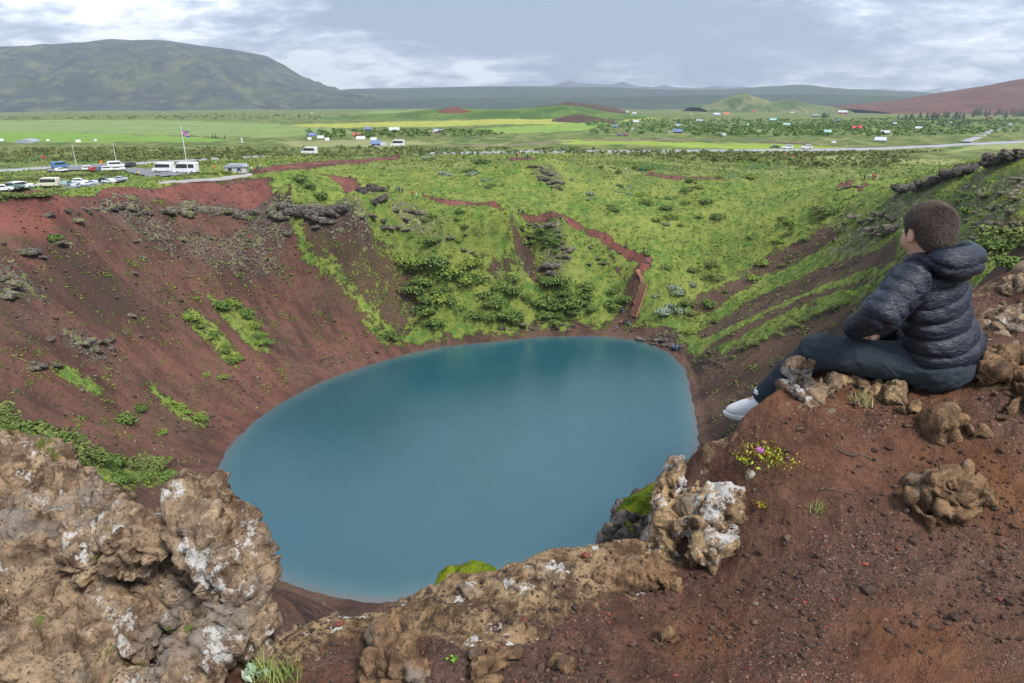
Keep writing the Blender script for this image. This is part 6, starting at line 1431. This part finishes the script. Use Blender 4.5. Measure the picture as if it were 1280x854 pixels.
def build_boy():
    lo, hi = clamp_box(0, allp, .17)
    V, F = sdf_mesh(body_sdf, lo, hi, .0062)
    root = link('person', mesh_np('person', V-O, F, [skin_mat()]), None, tuple(O), 'boy in a dark navy quilted jacket sitting on the ledge above the lake', 'person')
    eyw = mat('eye_white', (.75, .74, .72), .2); eyd = mat('iris', (.05, .03, .02), .15)
    import bmesh
    for q in (1, -1):
        bm = bmesh.new(); bmesh.ops.create_uvsphere(bm, u_segments=20, v_segments=12, radius=.0105); me = bpy.data.meshes.new('eye'); bm.to_mesh(me); bm.free(); me.materials.append(eyw)
        c = HC+(FH[0]*.0735+FH[1]*q*.031-FH[2]*.009)*HS-O; e = link('eye', me, root, tuple(c))
        bm = bmesh.new(); bmesh.ops.create_uvsphere(bm, u_segments=16, v_segments=10, radius=.0055); me = bpy.data.meshes.new('iris'); bm.to_mesh(me); bm.free(); me.materials.append(eyd)
        link('iris', me, e, tuple(FH[0]*.0065))
    # hair: close crop
    def hair(X, Y, Z):
        f, l, u = hl(X, Y, Z)
        D = sd_ell(f, l, u, (-.008, 0, .018), (.0985, .0785, .0865)); D = smin(D, sd_ell(f, l, u, (-.045, 0, -.030), (.052, .058, .052)), .03)
        line = np.interp(f, [-.11, -.085, -.055, -.030, -.020, -.006, .008, .022, .032, .05, .075, .11], [-.075, -.080, -.072, -.040, .000, .012, .006, -.022, .015, .044, .062, .070])
        side = np.clip(np.abs(l)/.06, 0, 1); line = line*side+np.interp(f, [-.11, -.06, 0, .07, .11], [-.076, -.074, .0, .055, .06])*(1-side)
        D = smax(D, line-u, .006); return D*HS
    fl, fh = clamp_box(0, [HC], .14); V, F = sdf_mesh(hair, fl, fh, .0030)
    N = vnormals(V, F); f, l, u = hl(*V.T); d = .0022*fbm(V[:, 0]*160, V[:, 1]*160, V[:, 2]*90, 3, .6)+.002*fbm(V[:, 0]*30, V[:, 1]*30, V[:, 2]*30, 3)
    V = V+N*d[:, None]; V0, F0, N0 = V, F, N
    g = np.random.default_rng(2); outer = np.where(((V-HC)*N).sum(1) > .03)[0]; k = 30000; idx = g.choice(outer, k)
    P = V[idx]+g.normal(0, .0012, (k, 3)); crown = HC-FH[0]*.055+FH[2]*.075; flow = P-crown; flow -= (flow*N[idx]).sum(1)[:, None]*N[idx]; flow /= np.maximum(np.linalg.norm(flow, axis=1), 1e-6)[:, None]
    dr = N[idx]*.55+flow*.8+g.normal(0, .22, (k, 3)); dr /= np.linalg.norm(dr, axis=1)[:, None]; Ln = g.uniform(.004, .008, k)[:, None]; sd = np.cross(dr, N[idx]); sd /= np.maximum(np.linalg.norm(sd, axis=1), 1e-6)[:, None]
    W = .00045; T = np.stack([P-sd*W, P+sd*W, P+dr*Ln+sd*W*.4, P+dr*Ln-sd*W*.4], 1).reshape(-1, 3)
    VV = np.concatenate([V0, T]); FF = np.concatenate([F0, np.arange(4*k).reshape(k, 4)+len(V0)]); me = mesh_np('hair', VV-O, FF, smooth=True)
    tone = np.concatenate([np.full(len(V0), .2), np.repeat(g.uniform(0, 1, k), 4)]); attr_f(me, 'tone', tone)
    t = NT('cropped_hair'); me.materials.append(t.fin(t.mix(t.attr('tone'), (.028, .018, .013), (.115, .076, .055)), .55, spec=.35)); link('hair', me, root)
    # jacket
    sleeveL, sleeveR = ((shL, B_['elbL'], B_['wrL']), (shR, B_['elbR'], B_['wrR']))
    hood_c = B_['neck']-FT[0]*.082+UP*.002
    hem = B_['hip']-UP*.055
    def jk_t(X, Y, Z):
        D = E(X, Y, Z, B_['chest']+UP*.015+FT[0]*.012, (.100, .150, .145), FT); D = smin(D, E(X, Y, Z, belly+FT[0]*.006, (.104, .142, .125), FT), .05)
        D = smin(D, E(X, Y, Z, B_['hip']+UP*.050-FP_[0]*.014, (.122, .154, .102), FT), .05)
        for s in (shL, shR): D = smin(D, sd_cap(X, Y, Z, B_['neck']-UP*.045, s, .060, .060), .035)
        D = smax(D, -(Z-(hem[2]+.014+.10*((X-hem[0])*FP_[0][0]+(Y-hem[1])*FP_[0][1])/.1*.45)), .008)
        return D
    def jk_a(X, Y, Z):
        D = None
        for s, el, w in (sleeveL, sleeveR):
            d = smin(sd_cap(X, Y, Z, s, el, .066, .056), sd_cap(X, Y, Z, el, w, .056, .038), .03); D = d if D is None else np.minimum(D, d)
        return D
    def collar(X, Y, Z):
        c = B_['neck']+UP*.006; Fc = frame(62, .42); x, y, z = X-c[0], Y-c[1], Z-c[2]; f, l, u = [x*Fc[i][0]+y*Fc[i][1]+z*Fc[i][2] for i in range(3)]
        q = np.sqrt(f*f*1.05+l*l)-.066; return np.sqrt(q*q+(u*.62)**2)-.017
    def hood(X, Y, Z):
        D = E(X, Y, Z, hood_c+UP*.006, (.070, .112, .060), frame(56, -.35)); D = smin(D, E(X, Y, Z, B_['neck']-FT[0]*.055+UP*.022, (.065, .100, .038), frame(56, .35)), .025)
        D = smax(D, -E(X, Y, Z, B_['neck']-FT[0]*.045+UP*.062, (.068, .072, .045), frame(60, .35)), .012); return D
    def jk(X, Y, Z):
        D = smin(jk_t(X, Y, Z), jk_a(X, Y, Z), .018); D = smin(D, collar(X, Y, Z), .02); D = smin(D, hood(X, Y, Z), .012)
        D = smax(D, -sd_cap(X, Y, Z, B_['neck'], HC-UP*.02+FH[0]*.02, .050, .07), .006); return D
    jl, jh = clamp_box(0, [B_['hip'], B_['chest'], B_['neck'], shL, shR, B_['elbL'], B_['wrL'], B_['elbR'], B_['wrR']], .24); V, F = sdf_mesh(jk, jl, jh, .0052)
    N = vnormals(V, F); x, y, z = V.T
    at, aa, hd = jk_t(x, y, z), jk_a(x, y, z), np.minimum(hood(x, y, z), collar(x, y, z)); p = .061
    # along-the-body coordinate of the quilt lines
    ax = unit(B_['chest']-B_['hip']); rel = V-B_['hip']; st = rel@ax-.18*((rel@FT[0])+.02)**1*.6+.010*fbm(x*7, y*7, z*7, 3)
    qt = np.abs(np.sin(math.pi*(st/p+.15)))
    def arms_s(s, el, w):
        d1 = unit(el-s); d2 = unit(w-el); L1 = np.linalg.norm(el-s); q1 = (V-s)@d1; q2 = (V-el)@d2
        m = sstep(-.02, .02, q2); return q1*(1-m)+(L1+q2)*m, np.linalg.norm(V-(s+el)/2, axis=1)
    sL, dL = arms_s(*sleeveL); sR, dR = arms_s(*sleeveR); sa = np.where(dL < dR, sL, sR)+.008*fbm(x*9, y*9, z*9+3, 3); qa = np.abs(np.sin(math.pi*(sa/.052+.1)))
    fr = frame(56, -.3); hh = (V-hood_c)@fr[2]+.25*np.abs((V-hood_c)@fr[1]); qh = np.abs(np.sin(math.pi*(hh/.05+.35)))
    wa = sstep(-.004, .004, at-aa); wh = sstep(-.003, .003, np.minimum(at, aa)-hd); q = (qt*(1-wa)+qa*wa)*(1-wh)+qh*wh
    disp = .0125*(np.power(q, .5)-.62)
    disp -= .006*np.exp(-((at-aa)/.006)**2)*(1-wh); disp -= .009*np.exp(-((np.minimum(at, aa)-hd)/.006)**2)
    # stitched puffs pull short creases towards the seams
    disp += .0036*fbm(x*24, y*24, z*44, 4, .55)*(1.2-q) + .0050*fbm(x*12, y*12, z*22, 3, .5, ridged=True)*(1.1-.5*q)
    V = V+N*disp[:, None]; jac = part('jacket', V, F, jacket_mat(), root)
    # trousers and shirt tail
    def tr(X, Y, Z):
        D = legs_sdf(X, Y, Z, .006); return smax(D, Z-(B_['hip'][2]+.07), .01)
    def below(a, X, Y, Z): return None
    def tr2(X, Y, Z):
        D = tr(X, Y, Z)
        for k, a in ((B_['kneeL'], B_['ankL']), (B_['kneeR'], B_['ankR'])):
            d = unit(a-k); near = sd_cap(X, Y, Z, a-d*.01, a+d*.12, .09, .09); pl = (X-a[0])*d[0]+(Y-a[1])*d[1]+(Z-a[2])*d[2]-.022; D = np.where(near < 0, smax(D, pl, .005), D)
        return D
    tl, th = clamp_box(0, [B_['hip'], B_['kneeL'], B_['kneeR'], B_['ankL'], B_['ankR'], B_['ankL']+UP*.05], .16); V, F = sdf_mesh(tr2, tl, th, .0058); N = vnormals(V, F); x, y, z = V.T
    kd = np.linalg.norm(V-B_['kneeL'], axis=1); hdp = np.linalg.norm(V-hipL, axis=1); a1 = (V-B_['kneeL'])@FP_[0]
    dsp = .009*fbm(x*10, y*10, z*17, 3, .5, ridged=True)*(.4+np.exp(-(kd/.10)**2)*1.2+np.exp(-(hdp/.14)**2)*1.1)+.003*fbm(x*20, y*20, z*20, 3)
    V = V+N*dsp[:, None]; part('trousers', V, F, cloth_mat('slate_jersey', (.024, .033, .043), (.055, .070, .086)), root)
    def shirt(X, Y, Z):
        D = E(X, Y, Z, B_['hip']+FP_[0]*.025-UP*.012, (.098, .152, .106), FP_); D = smax(D, Z-(B_['hip'][2]+.05), .01)
        return smax(D, -(Z-(B_['hip'][2]-.088)), .008)
    sl_, sh_ = clamp_box(0, [B_['hip']], .22); V, F = sdf_mesh(shirt, sl_, sh_, .006); N = vnormals(V, F); x, y, z = V.T
    s = (V-B_['hip'])@FP_[0]*1.2+z*.9; V = V+N*(.005*np.sin(s*130+2*fbm(x*8, y*8, z*8, 2))+.003*fbm(x*18, y*18, z*18, 3))[:, None]; part('shirt', V, F, cloth_mat('grey_jersey', (.045, .055, .068), (.085, .10, .12)), root)
    # shoes
    shoe_m = NT('white_knit'); shoe_m.fin(shoe_m.mix(shoe_m.noise(40, 4, .6), (.62, .62, .62), (.80, .80, .80)), .6, shoe_m.bump(shoe_m.voro(420), .4, .001), spec=.3)
    sole_m = mat('worn_white_rubber', (.60, .60, .55), .6, .08, 30, bump=.2); lace_m = mat('laces', (.80, .80, .82), .7)
    for a, ft in ((B_['ankL'], FOOT), (B_['ankR'], FOOT)):
        f = unit(ft); l = unit(np.cross(UP, f)); u = np.cross(f, l); Fs = np.array([f, l, u]); base = a-u*.055
        def shoe(X, Y, Z):
            D = sd_ell(X, Y, Z, base+f*.075+u*.010, (.085, .037, .032), Fs); D = smin(D, sd_ell(X, Y, Z, base-f*.010+u*.018, (.045, .034, .040), Fs), .03); D = smin(D, sd_cap(X, Y, Z, a-u*.02, a+u*.006, .036, .034), .02); D = smin(D, sd_ell(X, Y, Z, base+f*.045+u*.030, (.05, .026, .022), Fs), .02)
            return smax(smax(smin(D, sd_cap(X, Y, Z, a-u*.01, a+u*.02, .035, .034), .015), -sd_cap(X, Y, Z, a+u*.015, a+u*.06, .024, .028), .003), -((X-base[0])*u[0]+(Y-base[1])*u[1]+(Z-base[2])*u[2]+.012), .003)
        def sole(X, Y, Z):
            x, y, z = X-base[0], Y-base[1], Z-base[2]; p, q, r = [x*Fs[i][0]+y*Fs[i][1]+z*Fs[i][2] for i in range(3)]
            w = .041+.004*np.sin(p*18+.6); o = np.sqrt(((p-.055)/.118)**2+(q/w)**2)-1; return smax(o*.04, np.abs(r+.016-np.clip(p-.11, 0, 1)*.25)-.011, .004)
        L_, H_ = clamp_box(0, [a, base, base+f*.16, base-f*.06], .06); V, F = sdf_mesh(shoe, L_, H_, .0033); so_ = part('shoe', V, F, shoe_m.m, root)
        V, F = sdf_mesh(sole, L_, H_, .0033); part('sole', V, F, sole_m, so_)
        b = MB()
        for i in range(5):
            c = base+f*(.030+i*.016)+u*(.052-i*.0055)-O; b.path([tuple(c+l*.022-u*.008), tuple(c+l*.010+u*.002), tuple(c-l*.010+f*.006+u*.002), tuple(c-l*.022-u*.008+f*.006)], [.0028]*4, 6)
        b.build('lace', lace_m, so_, smooth=True)
build_boy()

# ------------------------------------------------------------------ small plants of the ledge
def near_leafmat(name, a, b): 
    t = NT(name); return t.fin(t.mix(t.attr('tone'), a, b), .6, spec=.3)
M_blade = near_leafmat('grass_blades', (.10, .17, .03), (.36, .42, .12)); M_straw = near_leafmat('dry_blades', (.22, .22, .08), (.50, .44, .22)); M_succ = near_leafmat('succulent_leaves', (.16, .24, .02), (.42, .44, .05)); M_succr = near_leafmat('reddish_leaves', (.30, .08, .03), (.42, .24, .04))
M_lf = near_leafmat('green_leaf', (.12, .30, .03), (.28, .52, .08)); M_lfp = near_leafmat('grey_green_leaf', (.24, .36, .24), (.45, .56, .42)); M_pet = mat('violet_petal', (.55, .16, .55), .6)
def grass_tuft(px, py, n, h, m, label, spread=.03, group=None):
    g = np.random.default_rng(int(px*7+py)); p = fp(px, py); V = []; T = []
    for i in range(n):
        a = g.uniform(0, 6.28); r = spread*g.uniform(0, 1); o = np.array([math.cos(a)*r, math.sin(a)*r, -.004]); L = h*g.uniform(.5, 1.1); b = g.uniform(0, 6.28); ln = g.uniform(.2, .9); w = .0011*g.uniform(.7, 1.5)
        d = np.array([math.cos(b), math.sin(b), 0]); sd = np.array([-d[1], d[0], 0])*w; prev = o; tn = g.uniform(0, 1)
        pts = [o+d*L*ln*(k/4)**1.6+np.array([0, 0, L*(k/4)*(1-.35*ln*(k/4))]) for k in range(5)]
        for k in range(4): w0 = 1-k/4.2; w1 = 1-(k+1)/4.2; V += [pts[k]-sd*w0, pts[k]+sd*w0, pts[k+1]+sd*w1, pts[k+1]-sd*w1]; T += [tn]*4
    me = mesh_np('grass_tuft', np.array(V), np.arange(len(V)).reshape(-1, 4), [m], smooth=False); attr_f(me, 'tone', np.array(T)); link('grass_tuft', me, None, tuple(p), label, 'grass', group)
grass_tuft(1078, 503, 150, .05, M_straw, 'dry pale grass tuft in the orange soil below the thigh of the boy', .045)
grass_tuft(1020, 640, 45, .05, M_blade, 'sparse green grass tuft on the slope left of the knobbly rock cluster', .035)
grass_tuft(470, 795, 90, .04, M_straw, 'small pale grass tuft beside the pointed boulder at the bottom', .02)
grass_tuft(355, 850, 90, .085, M_blade, 'long green grass in the bottom corner right of the big boulder', .05)
grass_tuft(330, 848, 60, .10, M_blade, 'tall green grass at the very bottom edge by the big boulder', .05)
grass_tuft(1095, 497, 26, .02, M_blade, 'tiny bright green sprout beside the white patched stone', .012)
def leafy(px, py, n, size, m, label, name='plant', rad=.03, hz=.6, m2=None, flower=False, frac=.4):
    g = np.random.default_rng(int(px*3+py*11)); p = fp(px, py); t = thing(name, label, 'plant', tuple(p))
    for mm, k, nm in ((m, n if m2 is None else int(n*(1-frac)), 'leaves'), (m2, int(n*frac), 'reddish_leaves')):
        if mm is None: continue
        V = []; T = []
        for i in range(k):
            c = g.normal(0, .5, 3)*rad; c[2] = abs(c[2])*hz; d = g.normal(size=3); d[2] = abs(d[2])+.4; d /= np.linalg.norm(d); s = np.cross(d, g.normal(size=3)); s /= np.linalg.norm(s); L = size*g.uniform(.6, 1.3); q = np.cross(s, d)
            tip = c+d*L; mid = c+d*L*.55; V += [c, mid-s*L*.3+q*L*.08, tip, mid+q*-.02*L, c, mid+q*-.02*L, tip, mid+s*L*.3+q*L*.08]; T += [g.uniform(0, 1)]*8
        me = mesh_np(nm, np.array(V), np.arange(len(V)).reshape(-1, 4), [mm], smooth=False); attr_f(me, 'tone', np.array(T)); link(nm, me, t)
    if flower:
        b = MB()
        for c in ((-.055, -.02, .035), (-.04, -.01, .022)):
            for k in range(5):
                a = k*1.2566; d = np.array([math.cos(a), .3, math.sin(a)]); s = np.array([-math.sin(a), 0, math.cos(a)]); C = np.array(c); b.quad(C, C+d*.008-s*.004, C+d*.013, C+d*.008+s*.004)
        b.build('flower', M_pet, t)
leafy(965, 570, 620, .011, M_succ, 'spreading yellow green and red succulent with small violet flowers under the shoe', rad=.085, hz=.35, m2=M_succr, flower=True, frac=.32)
leafy(930, 575, 130, .010, M_succ, 'small yellow green succulent patch left of the flowering one', rad=.04, hz=.3)
leafy(953, 634, 130, .010, M_succ, 'compact yellow and red succulent right of the lichened rock', rad=.02, hz=.6, m2=M_succr, frac=.3)
leafy(568, 826, 30, .012, M_lf, 'bright green little plant with rounded leaves near the bottom', rad=.014, hz=.5)
leafy(322, 845, 16, .045, M_lfp, 'broad grey green leaves in the bottom corner beside the big boulder', rad=.03, hz=.8)
leafy(1010, 582, 60, .006, M_succr, 'faint reddish creeping plant in the soil right of the flowering succulent', rad=.06, hz=.1)
def twig(px, py, px2, py2, label):
    a = fp(px, py); b = fp(px2, py2); t = thing('twig', label, 'twig', tuple(a)); m = MB(); n = 7; pts = []
    for i in range(n): q = a+(b-a)*i/(n-1); z = float(fore(np.array([q[0]]), np.array([q[1]]))[0]); pts.append((q[0]-a[0]+random.uniform(-.006, .006), q[1]-a[1]+random.uniform(-.006, .006), z-a[2]+.004))
    m.path(pts, [.0028*(1-i/n*.6) for i in range(n)], 6); m.build('stem', M_bark, t, smooth=True); m = MB(); m.path([pts[3], (pts[3][0]+.02, pts[3][1]+.03, pts[3][2]+.004), (pts[3][0]+.05, pts[3][1]+.04, pts[3][2]+.002)], [.0018, .0014, .0008], 5); m.build('side_shoot', M_bark, t)
twig(1025, 612, 1070, 620, 'dry brown twig lying on the cinders left of the knobbly rock cluster'); twig(1040, 560, 1090, 575, 'thin dry root in the orange soil under the grass tuft'); twig(385, 838, 420, 828, 'curled pale root near the bottom edge right of the big boulder')
